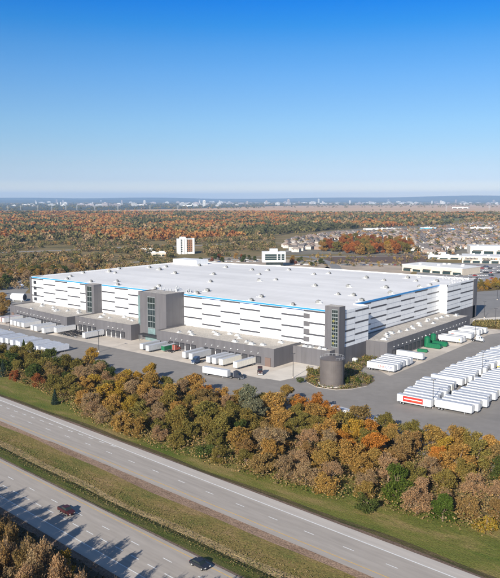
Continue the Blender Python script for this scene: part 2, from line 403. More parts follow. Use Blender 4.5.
# service strip of fresh concrete between the wing and the silo island
struct_sheet('silo_service_pad', [(-206, 262), (-192, 263), (-186, 290), (-188, 304), (-206, 300)], .02, M_CONC2)
isl = [px(*p) for p in [(308, 372), (305, 381), (316, 387), (336, 390), (352, 389), (367, 386), (375, 381), (372, 376), (360, 374), (362, 369), (375, 362), (379, 357), (372, 352), (360, 358), (345, 366), (325, 366)]]
MB().prism(isl, .0, .13, M_CONC2, mat('planting_soil', (.16, .12, .08), 1, .3, .6)).build('planted_island')['kind'] = 'structure'
# far yard, access roads and lots around the building
M_ROADF = mat('far_road', (.22, .21, .20), .95, .12, .05)
struct_sheet('back_lot', pxpoly([(474, 316), (500, 306), (540, 300), (540, 280), (470, 288), (472, 300)]), .05, M_ROADF)
M_SCRUB = grass_mat('far_scrub', (.14, .115, .05), (.20, .14, .07), (.09, .085, .03), .05)
MB().prism([px(*p) for p in [(470, 327.5), (540, 333), (540, 319), (474, 320.5)]][::1], 0, .13, M_CONC2, M_SCRUB).build('planted_verge')['kind'] = 'structure'
struct_sheet('kerb_path', pxpoly([(472, 321.5), (540, 317), (540, 314.5), (474, 318.5)]), .06, M_CONC2)
struct_sheet('west_road', pxpoly([(-60, 318), (-60, 300), (0, 290), (16, 282), (24, 279), (34, 284), (26, 292), (22, 303), (10, 310)]), .05, mat('west_road_asphalt', (.26, .25, .235), .95, .1, .05))
def ribbon(name, pp, w, z, m):
    P = [Vector(px(*p)) for p in pp]; mb = MB(); L_ = []; 
    for i, p in enumerate(P):
        d = (P[min(i + 1, len(P) - 1)] - P[max(i - 1, 0)]).normalized(); nn = Vector((-d.y, d.x)); L_.append((p + nn * w / 2, p - nn * w / 2))
    for i in range(len(L_) - 1):
        mb.poly([(*L_[i][0], z), (*L_[i][1], z), (*L_[i + 1][1], z), (*L_[i + 1][0], z)][::-1], m)
    o = mb.build(name); o['kind'] = 'structure'; return o
ribbon('west_highway', [(-150, 259), (0, 252.5), (60, 250.5), (130, 247), (180, 246.5), (240, 243), (300, 243)], 16, .12, mat('pale_road', (.30, .28, .25), .95, .1, .02))
ribbon('service_road', [(-100, 276), (0, 269.5), (40, 268.5), (110, 264), (180, 259), (260, 257), (330, 256.5), (420, 256), (520, 252)], 11, .14, MATS['pale_road'])
ribbon('curved_ramp', [(303, 256), (316, 258.5), (326, 261.5), (335, 266), (338, 272)], 13, .18, M_ROADF)
ribbon('shopping_street', [(430, 258), (440, 252), (446, 244), (452, 236), (470, 226)], 15, .18, MATS['pale_road'])
ribbon('suburb_road', [(282, 252), (330, 244), (420, 240), (540, 236)], 12, .16, MATS['pale_road'])
struct_sheet('brown_field', pxpoly([(318, 262), (330, 256.8), (432, 254), (425, 262), (400, 266)]), .08, mat('ploughed_soil', (.12, .07, .045), 1, .2, .01, detail=6))
struct_sheet('construction_dirt', pxpoly([(318, 272), (330, 264.5), (362, 262), (402, 264), (412, 272), (400, 284), (330, 276)]), .10, mat('dirt', (.40, .32, .24), 1, .3, .02, detail=7))
struct_sheet('office_lot', pxpoly([(196, 262), (205, 258), (316, 260), (330, 268), (330, 275), (190, 275)]), .10, MATS['dirt'])
struct_sheet('shopping_lot', pxpoly([(414, 282), (420, 262), (452, 263), (560, 262), (560, 284), (478, 286)]), .10, mat('lot_asphalt', (.27, .26, .255), .95, .15, .02))
struct_sheet('far_verge', pxpoly([(474, 292), (476, 286), (560, 281), (560, 288), (500, 290)]), .12, M_SCRUB)
struct_sheet('suburb_ground', pxpoly([(284, 255), (290, 238), (330, 231), (430, 224), (560, 219), (560, 262), (440, 257), (330, 254)]), .06, mat('suburb_lawn', (.17, .15, .11), 1, .35, .02, detail=6))
# the plain
M_TAN = mat('dry_field', (.56, .36, .21), 1, .14, .002, detail=6)
M_TAN2 = mat('stubble_field', (.62, .44, .27), 1, .12, .004)
struct_sheet('dry_field', pxpoly([(-60, 212.3), (120, 211.9), (250, 211.2), (300, 212.5), (420, 213.5), (560, 214), (560, 204.3), (400, 204.6), (280, 206), (200, 208.6), (100, 210.5), (-60, 211.0)]), 1.0, M_TAN)
struct_sheet('stubble_field', pxpoly([(300, 211.6), (400, 211), (560, 211.5), (560, 213.4), (420, 212.8), (300, 212.3)]), 1.4, M_TAN2)
struct_sheet('far_plain', pxpoly([(-90, 210.8), (100, 210.3), (200, 208.5), (280, 205.9), (400, 204.5), (590, 204.2), (590, 202.2), (-90, 202.2)]), .8, mat('far_woods_floor', (.045, .05, .03), 1, .4, .001, detail=6))
struct_sheet('meadow', pxpoly([(330, 221.6), (420, 219.5), (470, 218), (470, 220), (420, 222.5), (335, 224)]), .5, mat('green_meadow', (.16, .17, .06), 1, .2, .01))
# hills on the skyline
def hills(name, dist, hmax, seed, m):
    r = random.Random(seed); mb = MB(); k = mb.mi(m); n = 160
    ph = [(r.uniform(1, 9) * (1.7 ** j), r.uniform(0, 6), .55 ** j) for j in range(5)]
    for i in range(n + 1):
        t = i / n; ang = math.radians(-34 + 68 * t) ; X = math.sin(ang) * dist; Y = math.cos(ang) * dist
        hgt = hmax * (.62 + .22 * sum(w * math.sin(f * t * 2 + p) for f, p, w in ph) * (1 - .3 * t) + .12 * (1 - t))
        for kk, (dd, hh) in enumerate(((0, 0), (900, .7), (2000, 1), (3200, 0))):
            q = np.array([X, Y]) * (dist + dd) / dist
            mb.v.append((float(q @ D1), float(q @ D2), hgt * hh - (1 if hh == 0 else 0)))
    for i in range(n):
        for j in range(3): mb.f.append((i * 4 + j, (i + 1) * 4 + j, (i + 1) * 4 + j + 1, i * 4 + j + 1)); mb.m.append(k)
    o = mb.build(name, smooth=True); o['kind'] = 'structure'
M_HILL = mat('wooded_hill', (.05, .055, .035), 1, .4, .002)
hills('hills', 27500, 265, 3, M_HILL)
hills('hills', 21500, 95, 5, M_HILL)

# ------------------------------------------------------------------ the warehouse
A0, A1, B0, B1, ZR = -455.5, -186.0, 307.0, 499.0, 27.0
A2 = -189.3
AI, BI0, BI1, ZB = -195.0, 336.0, 449.0, 9.0
BL = 476.0
wh = empty('warehouse', ((A0 + A1) / 2, B0, 0))
tag(wh, 'huge flat roofed warehouse with white striped walls and charcoal towers', 'warehouse')
WO = Vector((-(A0 + A1) / 2, -B0, 0))
def wpart(mb, name, smooth=False, parent=wh):
    o = mb.build(name, None, smooth=smooth); o.parent = parent
    o.location = WO if parent is wh else (0, 0, 0)
    return o
foot = [(A0, B0), (A1, B0), (A1, BI0), (AI, BI0), (AI, BI1), (A2, BI1), (A2, B1), (-330, B1 - 2), (A0, BL)]
wpart(MB().prism(foot, ZB, ZR + .7, M_WHITE, M_WHITE), 'wall')
basef = [(-374, B0 + .4), (A1 + .3, B0 - .3), (A1 + .3, BI0 + .3), (AI + .3, BI0 + .3), (AI + .3, BI1 - .3), (A2 + .3, BI1 - .3), (A2 + .3, B1 + .3), (-330, B1 - 1.6), (A0 - .3, BL), (A0 - .3, B0 - .3), (-374, B0 - .3)]
wpart(MB().prism(basef, 0, ZB, M_GREY), 'plinth')
# roof membrane with seams
def roof_mat():
    m = bpy.data.materials.new('roof_membrane'); m.use_nodes = True; n = m.node_tree; b = n.nodes['Principled BSDF']; b.inputs['Roughness'].default_value = .7
    g = n.nodes.new('ShaderNodeNewGeometry')
    no = n.nodes.new('ShaderNodeTexNoise'); no.inputs['Scale'].default_value = .025; no.inputs['Detail'].default_value = 6; n.links.new(g.outputs['Position'], no.inputs[0])
    mp = n.nodes.new('ShaderNodeMapping'); mp.inputs['Scale'].default_value = (.006, .09, 1); n.links.new(g.outputs['Position'], mp.inputs[0])
    n2 = n.nodes.new('ShaderNodeTexNoise'); n2.inputs['Scale'].default_value = 1; n2.inputs['Detail'].default_value = 3; n.links.new(mp.outputs[0], n2.inputs[0])
    wv = n.nodes.new('ShaderNodeTexWave'); wv.bands_direction = 'Y'; wv.inputs['Scale'].default_value = .06; wv.inputs['Distortion'].default_value = 0; n.links.new(g.outputs['Position'], wv.inputs[0])
    pw = n.nodes.new('ShaderNodeMath'); pw.operation = 'POWER'; pw.inputs[1].default_value = 60; n.links.new(wv.outputs['Fac'], pw.inputs[0])
    a = n.nodes.new('ShaderNodeMath'); a.operation = 'ADD'; n.links.new(no.outputs[0], a.inputs[0]); n.links.new(n2.outputs[0], a.inputs[1])
    r = n.nodes.new('ShaderNodeMapRange'); r.inputs[1].default_value = .7; r.inputs[2].default_value = 1.3; r.inputs[3].default_value = .84; r.inputs[4].default_value = 1.04; n.links.new(a.outputs[0], r.inputs[0])
    s2 = n.nodes.new('ShaderNodeMath'); s2.operation = 'MULTIPLY_ADD'; s2.inputs[1].default_value = -.15; n.links.new(pw.outputs[0], s2.inputs[0]); n.links.new(r.outputs[0], s2.inputs[2])
    v = n.nodes.new('ShaderNodeVectorMath'); v.operation = 'SCALE'; v.inputs[0].default_value = (.85, .825, .79); n.links.new(s2.outputs[0], v.inputs['Scale']); n.links.new(v.outputs[0], b.inputs['Base Color'])
    return m
ins = [(A0 + .5, B0 + .5), (A1 - .5, B0 + .5), (A1 - .5, BI0 - .5), (AI - .5, BI0 - .5), (AI - .5, BI1 + .5), (A2 - .5, BI1 + .5), (A2 - .5, B1 - .5), (-330, B1 - 2.6), (A0 + .5, BL - .5)]
wpart(MB().prism(ins, ZR + .65, ZR + .72, roof_mat()), 'roof')
par = MB()
for i in range(len(foot)):
    p, q = Vector(foot[i]), Vector(foot[(i + 1) % len(foot)]); d = (q - p).normalized(); nn = Vector((d.y, -d.x))
    e = .05
    par.prism([tuple(p + nn * e - d * e), tuple(q + nn * e + d * e), tuple(q - nn * .5 + d * e), tuple(p - nn * .5 - d * e)][::1], ZR + .3, ZR + 1.35 + i * .003, M_WHITE)
wpart(par, 'parapet')
# striped cladding : levels where dark strips and pale joints run, alternate bay by bay
ODD = [.22, .55, .88]; EVEN = [.045, .385, .715]
def cladding(fixed, v0, v1, nb, along, phase, blue, skip=()):
    """along 'x': front wall at y=fixed ; 'y': east wall at x=fixed"""
    mb = MB(); w = (v1 - v0) / nb
    def slab(u0, u1, z0, z1, m, t=.06):
        if along == 'x': mb.box(u0, u1, fixed - t, fixed + .1, z0, z1, m)
        else: mb.box(fixed - .1, fixed + t, u0, u1, z0, z1, m)
    for i in range(nb):
        u0, u1 = v0 + i * w, v0 + (i + 1) * w
        A = (i + phase) % 2
        for f in (ODD if A else EVEN): z = ZR + .6 - f * 18.6; slab(u0, u1, z - .45, z + .45, M_STRIP)
        for f in (EVEN if A else ODD): z = ZR + .6 - f * 18.6; slab(u0, u1, z - .16, z + .16, M_LINE, .04)
    if blue:
        for (u0, u1, z0, z1, m) in blue: slab(u0, u1, z0, z1, m, .11)
    return mb
wpart(cladding(B0, A0 + 1, -383.4, 5, 'x', 0, [(A0 + 1, -383.4, ZR + .4, ZR + 1.25, M_BLUE)]), 'striped_cladding')
wpart(cladding(B0, -374, -321.3, 4, 'x', 1, [(-374, -321.3, ZR + .4, ZR + 1.25, M_BLUE)]), 'striped_cladding')
wpart(cladding(B0, -296.9, -194.2, 7, 'x', 0, [(-296.9, -194.2, ZR + .4, ZR + 1.25, M_BLUE), (-282.2, -267.6, ZR - .3, ZR + .15, M_BLUED), (-252.9, -238.2, ZR - .3, ZR + .15, M_BLUED), (-223.5, -208.9, ZR - .3, ZR + .15, M_BLUED)]), 'striped_cladding')
wpart(cladding(A1, B0 + .4, BI0, 2, 'y', 1, None), 'striped_cladding')
wpart(cladding(AI, BI0, BI1, 6, 'y', 0, [(BI0 + .2, BI1 - .2, ZR + .3, ZR + 1.3, M_BLUE), (BI0 + .2, BI0 + 40, ZR - .1, ZR + .3, M_BLUED)]), 'striped_cladding')
wpart(cladding(A2, BI1, B1 - 4, 2, 'y', 1, None), 'striped_cladding')
for z in (24.2, 20.0, 15.9, 11.7):
    wpart(MB().box(-208.9, -205, B0 - .12, B0 + .1, z - 1.5, z + 1.1, M_GREY), 'window')
    wpart(MB().box(-452.5, -449, B0 - .12, B0 + .1, z - 1.3, z + 1.1, M_DARK), 'window')
# towers
def tower(x0, x1, y0, y1, z1, name='stair_tower'):
    return wpart(MB().box(x0, x1, y0, y1, 0, z1, M_GREY, M_WROOF), name)
def glaze(par_, x0, x1, y, z0, z1, nz, nx, extra=None):
    """curtain wall on a front face (normal -y), set in a reveal"""
    g = MB().box(x0, x1, y - .03, y + .2, z0, z1, M_GLASS); o = wpart(g, 'glazing', parent=par_)
    m = MB()
    for i in range(nz + 1):
        z = z0 + (z1 - z0) * i / nz; m.box(x0, x1, y - .14, y - .03, z - .22, z + .22, M_MULL if i % 1 == 0 else M_GREY)
    for i in range(nx + 1):
        x = x0 + (x1 - x0) * i / nx; m.box(x - .07, x + .07, y - .13, y - .031, z0, z1, M_MULL)
    wpart(m, 'mullion', parent=par_); return o
t1 = tower(-321, -297, 291.6, B0 + .2, 29.0)
glaze(t1, -312.8, -306.4, 291.6, 8, 26.8, 5, 3)
wpart(MB().box(-312.8, -306.4, 291.45, 291.7, 2.8, 7.6, M_GLASSL), 'glazing', parent=t1)
wpart(MB().box(-321.12, -319.6, 291.45, 296, 8.5, 27, M_GLASSL), 'glazing', parent=t1)
wpart(MB().box(-317, -300, 287.2, 291.5, 3.6, 4.2, M_DARK).box(-316.6, -316.3, 287.4, 287.7, 0, 3.6, M_MULL).box(-300.7, -300.4, 287.4, 287.7, 0, 3.6, M_MULL).box(-315, -302, 291.3, 291.6, .1, 3.5, M_GLASSL), 'entrance_canopy', parent=t1)
wpart(MB().box(-297.3, -297, 291.6, 307, 29, 29.5, M_GREY).box(-321, -320.7, 291.6, 307, 29, 29.5, M_GREY).box(-320.7, -297.3, 291.6, 291.9, 29, 29.5, M_GREY), 'parapet', parent=t1)
t2 = tower(-383.2, -374.2, 300.2, B0 + .2, 28.6)
glaze(t2, -381.2, -376.4, 300.2, 9.6, 27.4, 5, 2)
t3 = tower(-194.0, -185.4, 304.6, 310.4, 31.0)
glaze(t3, -189.8, -186.2, 304.6, 10, 29.4, 10, 3)
for z in (12, 15.8, 19.7, 23.6): wpart(MB().box(-189.2, -188.2, 304.43, 304.5, z - .7, z + .5, M_YEL), 'stair_panel', parent=t3)
t4 = tower(-193.5, -189, B1 - 4, B1 + 3, 28.3)
t5 = tower(A0 - 1.2, A0 + .9, B0 - .5, B0 + 10, 28.0)
wpart(MB().box(A0 + 3, A0 + 32, BL - 22, BL - 7, ZR + .7, ZR + 5, M_WHITE), 'penthouse')
# dock wings
def wing(x0, x1, y0, y1, name='dock_wing', z=ZB):
    o = wpart(MB().box(x0, x1, y0, y1, 0, z - .001, M_GREY, M_WROOF), name)
    e = .35; zt = z + .55
    wpart(MB().box(x0, x1, y0, y0 + e, z - .001, zt, M_GREY).box(x0, x0 + e, y0 + e, y1, z - .001, zt, M_GREY).box(x1 - e, x1, y0 + e, y1, z - .001, zt, M_GREY), 'parapet', parent=o)
    return o
SK = lambda a: float(np.interp(a, [-452, -374], [286.2, 277.6]))
w1 = wpart(MB().prism([(-452, SK(-452)), (-374, SK(-374)), (-374, B0 - .4), (-452, B0 - .4)], 0, ZB - .001, M_GREY, M_WROOF), 'dock_wing')
wpart(MB().prism([(-452, SK(-452)), (-374, SK(-374)), (-374, SK(-374) + .35), (-452, SK(-452) + .35)], ZB - .001, ZB + .55, M_GREY).box(-374.35, -374, 278.0, B0 - .4, ZB - .001, ZB + .552, M_GREY).box(-452, -451.65, 286.6, B0 - .4, ZB - .001, ZB + .552, M_GREY), 'parapet', parent=w1)
w2 = wing(-374.0 + .01, -320, 284.2, B0 - .4)
w3 = wing(-296, -210.4, 282.6, B0 - .4)
w4 = wing(AI + .4, -173, 333.5, 449)
w5 = wing(-210.4 + .01, -187.5, 299.5, B0 - .4, z=8.2)
def dockdoor(par_, c, y, side=False, w=2.6, deep=.06):
    m = MB()
    if not side:
        m.box(c - w / 2 - .35, c + w / 2 + .35, y - .25, y - deep, 1.1, 4.6, M_DARK)
        m.box(c - w / 2, c + w / 2, y - .3, y - .25, 1.3, 4.1, M_DOOR)
        m.box(c - w / 2 - .9, c - w / 2 - .45, y - .35, y, 0, 3.2, M_DOORW) 
    else:
        m.box(y + deep, y + .25, c - w / 2 - .35, c + w / 2 + .35, 1.1, 4.6, M_DARK)
        m.box(y + .25, y + .3, c - w / 2, c + w / 2, 1.3, 4.1, M_DOOR)
    o = wpart(m, 'dock_door', parent=par_)
    l = MB()
    if not side: l.box(c - .22, c + .22, y - .7, y, 6.1, 6.5, M_DOORW)
    else: l.box(y, y + .6, c - .2, c + .2, 6.1, 6.5, M_METAL)
    wpart(l, 'wall_lamp', parent=par_)
for c in np.arange(-440, -380, 4.75): dockdoor(w1, c, SK(c))
for c in list(np.arange(-369, -350, 4.75)) + list(np.arange(-340.5, -324, 4.4)): dockdoor(w2, c, 284.2)
for c in list(np.arange(-284, -262, 4.4)) + list(np.arange(-257, -216, 4.6)): dockdoor(w3, c, 282.6)
for c in np.arange(341, 446, 5.0): dockdoor(w4, c, -173, True)
wpart(MB().box(-216, -212.4, 282.3, 282.7, 0, 4.6, mat('brown_door', (.16, .11, .09), .7)), 'roll_door', parent=w3)
wpart(MB().box(-449, -446, SK(-446) - .35, SK(-449) + .3, 0, 4.4, MATS['brown_door']), 'roll_door', parent=w1)

# ---- rooftop units
def make_hvac():
    r = empty('rooftop_unit')
    MB().box(-4.2, 1.2, -1.8, 1.8, 0, .35, M_DOORW).build('curb', r)
    MB().box(-1.0, 2.2, -1.2, 1.2, .35, 2.4, mat('unit_casing', (.25, .25, .24), .6, .15, .8)).build('housing', r)
    MB().tube((.6, 0, 2.4), (.6, 0, 2.7), .8, .8, M_DARK, 10).build('fan', r)
    MB().prism_y([(-1.0, .4), (-1.0, 2.1), (-2.2, .9), (-2.2, .4)], -1, 1, M_DOORW).build('intake_hood', r)
    MB().box(2.2, 3.0, -.5, .5, .35, 1.4, M_DARK).build('access_panel', r)
    return r
HV = Proto(make_hvac())
hpts = []
for (x0, y0, L_) in ((150, 250, [(48, 97), (80, 83), (125, 115), (185, 62), (245, 77), (380, 85), (317, 120), (302, 157), (285, 203), (235, 215), (45, 178), (25, 192), (270, 62)]),
                     (240, 260, [(60, 48), (97, 70), (97, 102), (140, 50), (180, 97), (245, 48), (370, 70), (375, 127), (445, 65), (490, 170), (105, 182), (55, 200), (262, 222), (395, 212)]),
                     (330, 260, [(180, 88), (95, 132), (115, 175), (155, 203), (278, 137), (270, 100), (305, 165), (430, 103), (448, 132), (385, 88), (500, 122), (530, 105)]),
                     (60, 255, [(55, 105), (37, 118), (118, 88), (155, 132), (247, 82), (277, 88), (285, 130), (288, 147), (295, 68), (447, 62), (465, 38)])):
    for (x, y) in L_: hpts.append((x0 + x / 5, y0 + y / 5))
used = []
for (x, y) in hpts:
    a, b = px(x, y, ZR + 1.2)
    if any(math.hypot(a - u[0], b - u[1]) < 4 for u in used): continue
    if not (A0 + 3 < a < AI - 3 and B0 + 3 < b < B1 - 4): continue
    used.append((a, b)); o = HV.get(); o.location = (a, b, ZR + .72); o.rotation_euler.z = random.choice((0, 0, 0, math.pi)) + random.uniform(-.02, .02); o.scale = [random.uniform(.5, .75)] * 3
    tag(o, None, 'rooftop unit', 'air handling units on the main roof')
    sx = topx(a, b)[0]; row = 'near the front edge' if b < 345 else ('across the middle' if b < 430 else 'near the back edge')
    later(o, 'small grey air unit %s of the white roof' % row)
# cluster behind the big tower
def make_vent():
    r = empty('roof_vent'); MB().box(-.5, .5, -.5, .5, 0, .3, M_DOORW).build('base', r)
    MB().tube((0, 0, .3), (0, 0, 1.3), .3, .3, M_METAL, 8).build('pipe', r); MB().tube((0, 0, 1.3), (0, 0, 1.7), .55, .25, M_METAL, 8).build('cap', r); return r
VT = Proto(make_vent())
for i in range(26):
    a, b = random.uniform(-323, -294), random.uniform(309, 322)
    o = VT.get(); o.location = (a, b, ZR + .72); o.scale = [random.uniform(.8, 1.5)] * 3
    tag(o, None, 'roof vent', 'vents on the roof behind the entrance tower'); later(o, 'small pale vent on the roof behind the entrance tower')
for i in range(22):
    a, b = random.uniform(AI + 1, A2 - 1) if i % 2 else random.uniform(-240, -195), random.choice([BI1 + random.uniform(2, 45), random.uniform(488, 495)])
    o = VT.get(); o.location = (a - (2 if b > 480 else 0), b, ZR + .72); o.scale = [random.uniform(.8, 1.4)] * 3
    tag(o, None, 'roof vent', 'vents on the far corner of the main roof'); later(o, 'small pale vent on the far right corner of the roof')
def make_ac():
    r = empty('air_conditioner'); MB().box(-2.6, 2.4, -1.6, 1.6, 0, .25, M_DOORW).build('pad', r)
    MB().box(-1.3, 1.5, -.9, .9, .25, 1.7, M_METAL).build('housing', r); MB().box(-2.3, -1.3, -.5, .5, .3, 1.2, M_DOORW).build('duct', r)
    MB().tube((.2, 0, 1.7), (.2, 0, 1.95), .6, .6, M_DARK, 8).build('fan', r); return r
AC = Proto(make_ac())
for nm, x0, x1, y0, y1, n in (('left', -440, -380, 284, 303, 9), ('middle', -368, -324, 288, 303, 7), ('front', -285, -215, 286, 303, 13), ('east', -190, -178, 340, 448, 17), ('corner', -206, -190, 301, 305, 4)):
    z = 8.2 if nm == 'corner' else ZB
    for i in range(n):
        t = (i + .5) / n
        if nm == 'east': a, b = random.uniform(x0, x1), y0 + t * (y1 - y0) + random.uniform(-1.5, 1.5)
        else: a, b = x0 + t * (x1 - x0) + random.uniform(-1.2, 1.2), random.uniform(y0, y1)
        o = AC.get(); o.location = (a, b, z + .01); o.rotation_euler.z = random.choice((0, 1.571)); o.scale = [random.uniform(.5, .85)] * 3
        tag(o, None, 'air conditioner', 'air conditioners on the %s dock wing' % nm)
        later(o, 'pale air conditioner on the gravel roof of the %s dock wing' % nm)

# ------------------------------------------------------------------ silo tank
sc = px(331.8, 384.3); sil = empty('storage_tank', (sc[0], sc[1], .13)); tag(sil, 'dark brown cylindrical tank with shallow cone roof on the planted island', 'tank')
prof = MB(); r0 = 5.6
prof.tube((0, 0, 0), (0, 0, 12.2), r0, r0, M_SILO, 40); prof.build('shell', sil)
MB().tube((0, 0, 12.2), (0, 0, 13.6), r0 + .25, .3, M_SILO, 40).build('cone_roof', sil)
rb = MB()
for z in (1.2, 3.4, 5.6, 7.8, 10, 11.8): rb.tube((0, 0, z), (0, 0, z + .12), r0 + .05, r0 + .05, M_SILO, 40)
rb.build('ring_band', sil)
rl = MB()
for i in range(14):
    t = math.radians(20 * i - 40); p = (5.5 * math.cos(t), 5.5 * math.sin(t)); rl.tube((*p, 12.3), (*p, 13.3), .05, .05, M_METAL, 5)
    t2_ = math.radians(20 * (i + 1) - 40); q = (5.5 * math.cos(t2_), 5.5 * math.sin(t2_)); rl.tube((*p, 13.3), (*q, 13.3), .05, .05, M_METAL, 5)
rl.build('railing', sil)
MB().box(5.5, 6.1, -.4, .4, 0, 11.6, M_DARK).build('ladder', sil)
MB().tube((0, 0, -.1), (0, 0, .15), r0 + 1.0, r0 + 1.0, M_CONC2, 40).build('footing', sil)
lt = empty('service_box', (*px(355, 362), .0)); tag(lt, 'small white utility box beside the charcoal corner wall', 'utility box')
MB().box(-1.2, 1.2, -.8, .8, 0, 2.2, M_DOORW).build('cabinet', lt); MB().box(-.9, -.1, -.85, -.8, .2, 2, M_METAL).build('door', lt)
tk = empty('water_tank', (*px(19, 301), 0), .4); tag(tk, 'white horizontal tank lying beside the far left corner of the warehouse', 'tank')
MB().tube((-6, 0, 3.4), (6, 0, 3.4), 3.2, 3.2, M_WHITE, 20).build('shell', tk, smooth=False)
MB().box(-4.5, -3.5, -2.4, 2.4, 0, 1.6, M_METAL).box(3.5, 4.5, -2.4, 2.4, 0, 1.6, M_METAL).build('cradle', tk)
MB().tube((6, 0, 3.4), (6.5, 0, 3.4), 2.6, 2.0, M_DARK, 16).build('end_hatch', tk)

# ------------------------------------------------------------------ trailers and trucks
M_TRSIDE = objcol('trailer_skin', .45)
def wheel_mb(x, y, r=.5, w=.55):
    m = MB(); m.tube((x, y - w / 2, r), (x, y + w / 2, r), r, r, M_TYRE, 12); m.tube((x, y - w / 2 - .03, r), (x, y + w / 2 + .03, r), r * .5, r * .5, M_METAL, 8); return m
def make_trailer(L_=15.2, h=4.05, roof=None):
    r = empty('semi_trailer')      # nose at +x , doors at -x
    m = MB(); m.box(-L_ / 2, L_ / 2, -1.3, 1.3, 1.15, h, M_TRSIDE)
    t = m
    for i in range(24):
        x = -L_ / 2 + .4 + i * (L_ - .8) / 23
        t.box(x - .05, x + .05, -1.335, -1.3, 1.3, h - .15, M_TRSIDE); t.box(x - .05, x + .05, 1.3, 1.335, 1.3, h - .15, M_TRSIDE)
    m.build('cargo_box', r)
    rm = mat('trailer_roof', (.47, .49, .53), .5, .12, .4)
    MB().box(-L_ / 2 + .06, L_ / 2 - .06, -1.24, 1.24, h, h + .04, rm).build('roof_skin', r)
    MB().box(-L_ / 2, L_ / 2, -1.32, 1.32, 1.0, 1.15, M_METAL).box(-L_ / 2 + .4, L_ / 2 - 2, -.5, .5, .7, 1.0, M_DARK).build('chassis', r)
    d = MB().box(-L_ / 2 - .05, -L_ / 2, -1.22, -.02, 1.2, h - .1, M_TRSIDE).box(-L_ / 2 - .05, -L_ / 2, .02, 1.22, 1.2, h - .1, M_TRSIDE)
    for y in (-.9, -.3, .3, .9): d.tube((-L_ / 2 - .09, y, 1.2), (-L_ / 2 - .09, y, h - .15), .025, .025, M_METAL, 5)
    d.build('rear_door', r)
    for x in (-L_ / 2 + 1.6, -L_ / 2 + 2.9):
        for y in (-1.0, 1.0): wheel_mb(x, y).build('wheel', r)
    MB().box(L_ / 2 - 3.1, L_ / 2 - 2.9, -.9, -.7, 0, 1.0, M_METAL).box(L_ / 2 - 3.1, L_ / 2 - 2.9, .7, .9, 0, 1.0, M_METAL).build('landing_gear', r)
    return r
TR = Proto(make_trailer())
CWH = (.74, .74, .73); CGR = (.52, .53, .54); CCR = (.80, .77, .68); CDK = (.20, .20, .22)
def trailer(a, b, rz, col=None, z=.012):
    o = TR.get(); o.location = (a, b, z); o.rotation_euler.z = rz
    col = col or random.choice([CWH] * 6 + [(.62, .63, .66), CCR, (.50, .52, .55), (.66, .66, .66)])
    recolor(o, col); tag(o, None, 'trailer'); o.scale = (1, 1, 1) if random.random() < .8 else (.9, 1, .97); return o
def decal(par_, name, txt, size, col, x, z, side=-1):
    cu = bpy.data.curves.new(name, 'FONT'); cu.body = txt; cu.size = size; cu.extrude = .008; cu.align_x = 'CENTER'; cu.align_y = 'CENTER'; cu.offset = 0
    tmp = bpy.data.objects.new('tmp_text', cu); COL.objects.link(tmp)
    dg = bpy.context.evaluated_depsgraph_get(); me = bpy.data.meshes.new_from_object(tmp.evaluated_get(dg)); bpy.data.objects.remove(tmp)
    me.name = name; me.materials.clear(); me.materials.append(col)
    o = bpy.data.objects.new(name, me); COL.objects.link(o); o.parent = par_
    o.location = (x, side * 1.36, z); o.rotation_euler = (math.radians(90), 0, 0 if side < 0 else math.pi)
    return o
make_first = TR.get(); first_used = False
def tcol(o):
    c = o.color
    if c[0] - c[2] > .08: return 'cream'
    return 'white' if c[0] > .69 else 'grey'
# ---- the rows parked in the east lot (boxes lie along x)
i = 0
b = 265.3; lot1 = []; lot2 = []
while b < 412:
    if not (300 < b < 303 or 340 < b < 342):
        a = -123.9 - min(1, (b - 265) / 30) * 3.2 + random.uniform(-1.0, 1.0)
        if len(lot1) == 0: a = -124.2
        col = CWH if len(lot1) < 2 else None
        if not lot1: o = make_first; o.location = (a, b, .012); recolor(o, CWH); tag(o, None, 'trailer')
        else: o = trailer(a, b, 0, col)
        o.rotation_euler.z = math.pi if len(lot1) % 9 == 4 else 0
        tag(o, group='trailers parked in the east lot')
        later(o, tcol(o) + ' semi trailer in the left file of the east lot', b, 'from the trees'); lot1.append(o)
    b += 3.95 + random.uniform(-.1, .25)
b = 267.5
while b < 352:
    a = -107.2 + random.uniform(-1, 1) - (1.2 if b > 300 else 0)
    o = trailer(a, b, math.pi if random.random() < .3 else 0); tag(o, group='trailers parked in the east lot')
    if 339 < b < 343: recolor(o, (.78, .55, .06))
    lab = 'yellow semi trailer in the right file of the east lot' if 339 < b < 343 else tcol(o) + ' semi trailer in the right file of the east lot'
    later(o, lab, b, 'from the trees'); lot2.append(o); b += 3.95 + random.uniform(-.1, .25)
b = 318.0
while b < 372:
    o = trailer(-89.5 + random.uniform(-.6, .6), b, 0); tag(o, group='trailers parked in the east lot')
    later(o, tcol(o) + ' semi trailer in the rightmost file of the lot', b, 'from the trees'); b += 3.8
b = 360.0
while b < 402:
    o = trailer(-109.0 + random.uniform(-.6, .6), b, 0); tag(o, group='trailers parked in the east lot')
    later(o, tcol(o) + ' semi trailer at the far end of the east lot', b, 'from the trees'); b += 3.8
f = lot1[0]
MB().box(-4.9, 4.0, -1.365, -1.34, 1.5, 3.75, M_RED).build('banner', f)
MB().box(-4.3, 3.6, -1.385, -1.366, 2.45, 2.85, M_DOORW).box(-1, 3.2, -1.383, -1.366, 2.1, 2.25, M_ORANGE).build('banner_stripe', f)
LBL[:] = [t for t in LBL if t[0] is not f]; f['label'] = 'white semi trailer with a red side banner at the near corner of the lot'
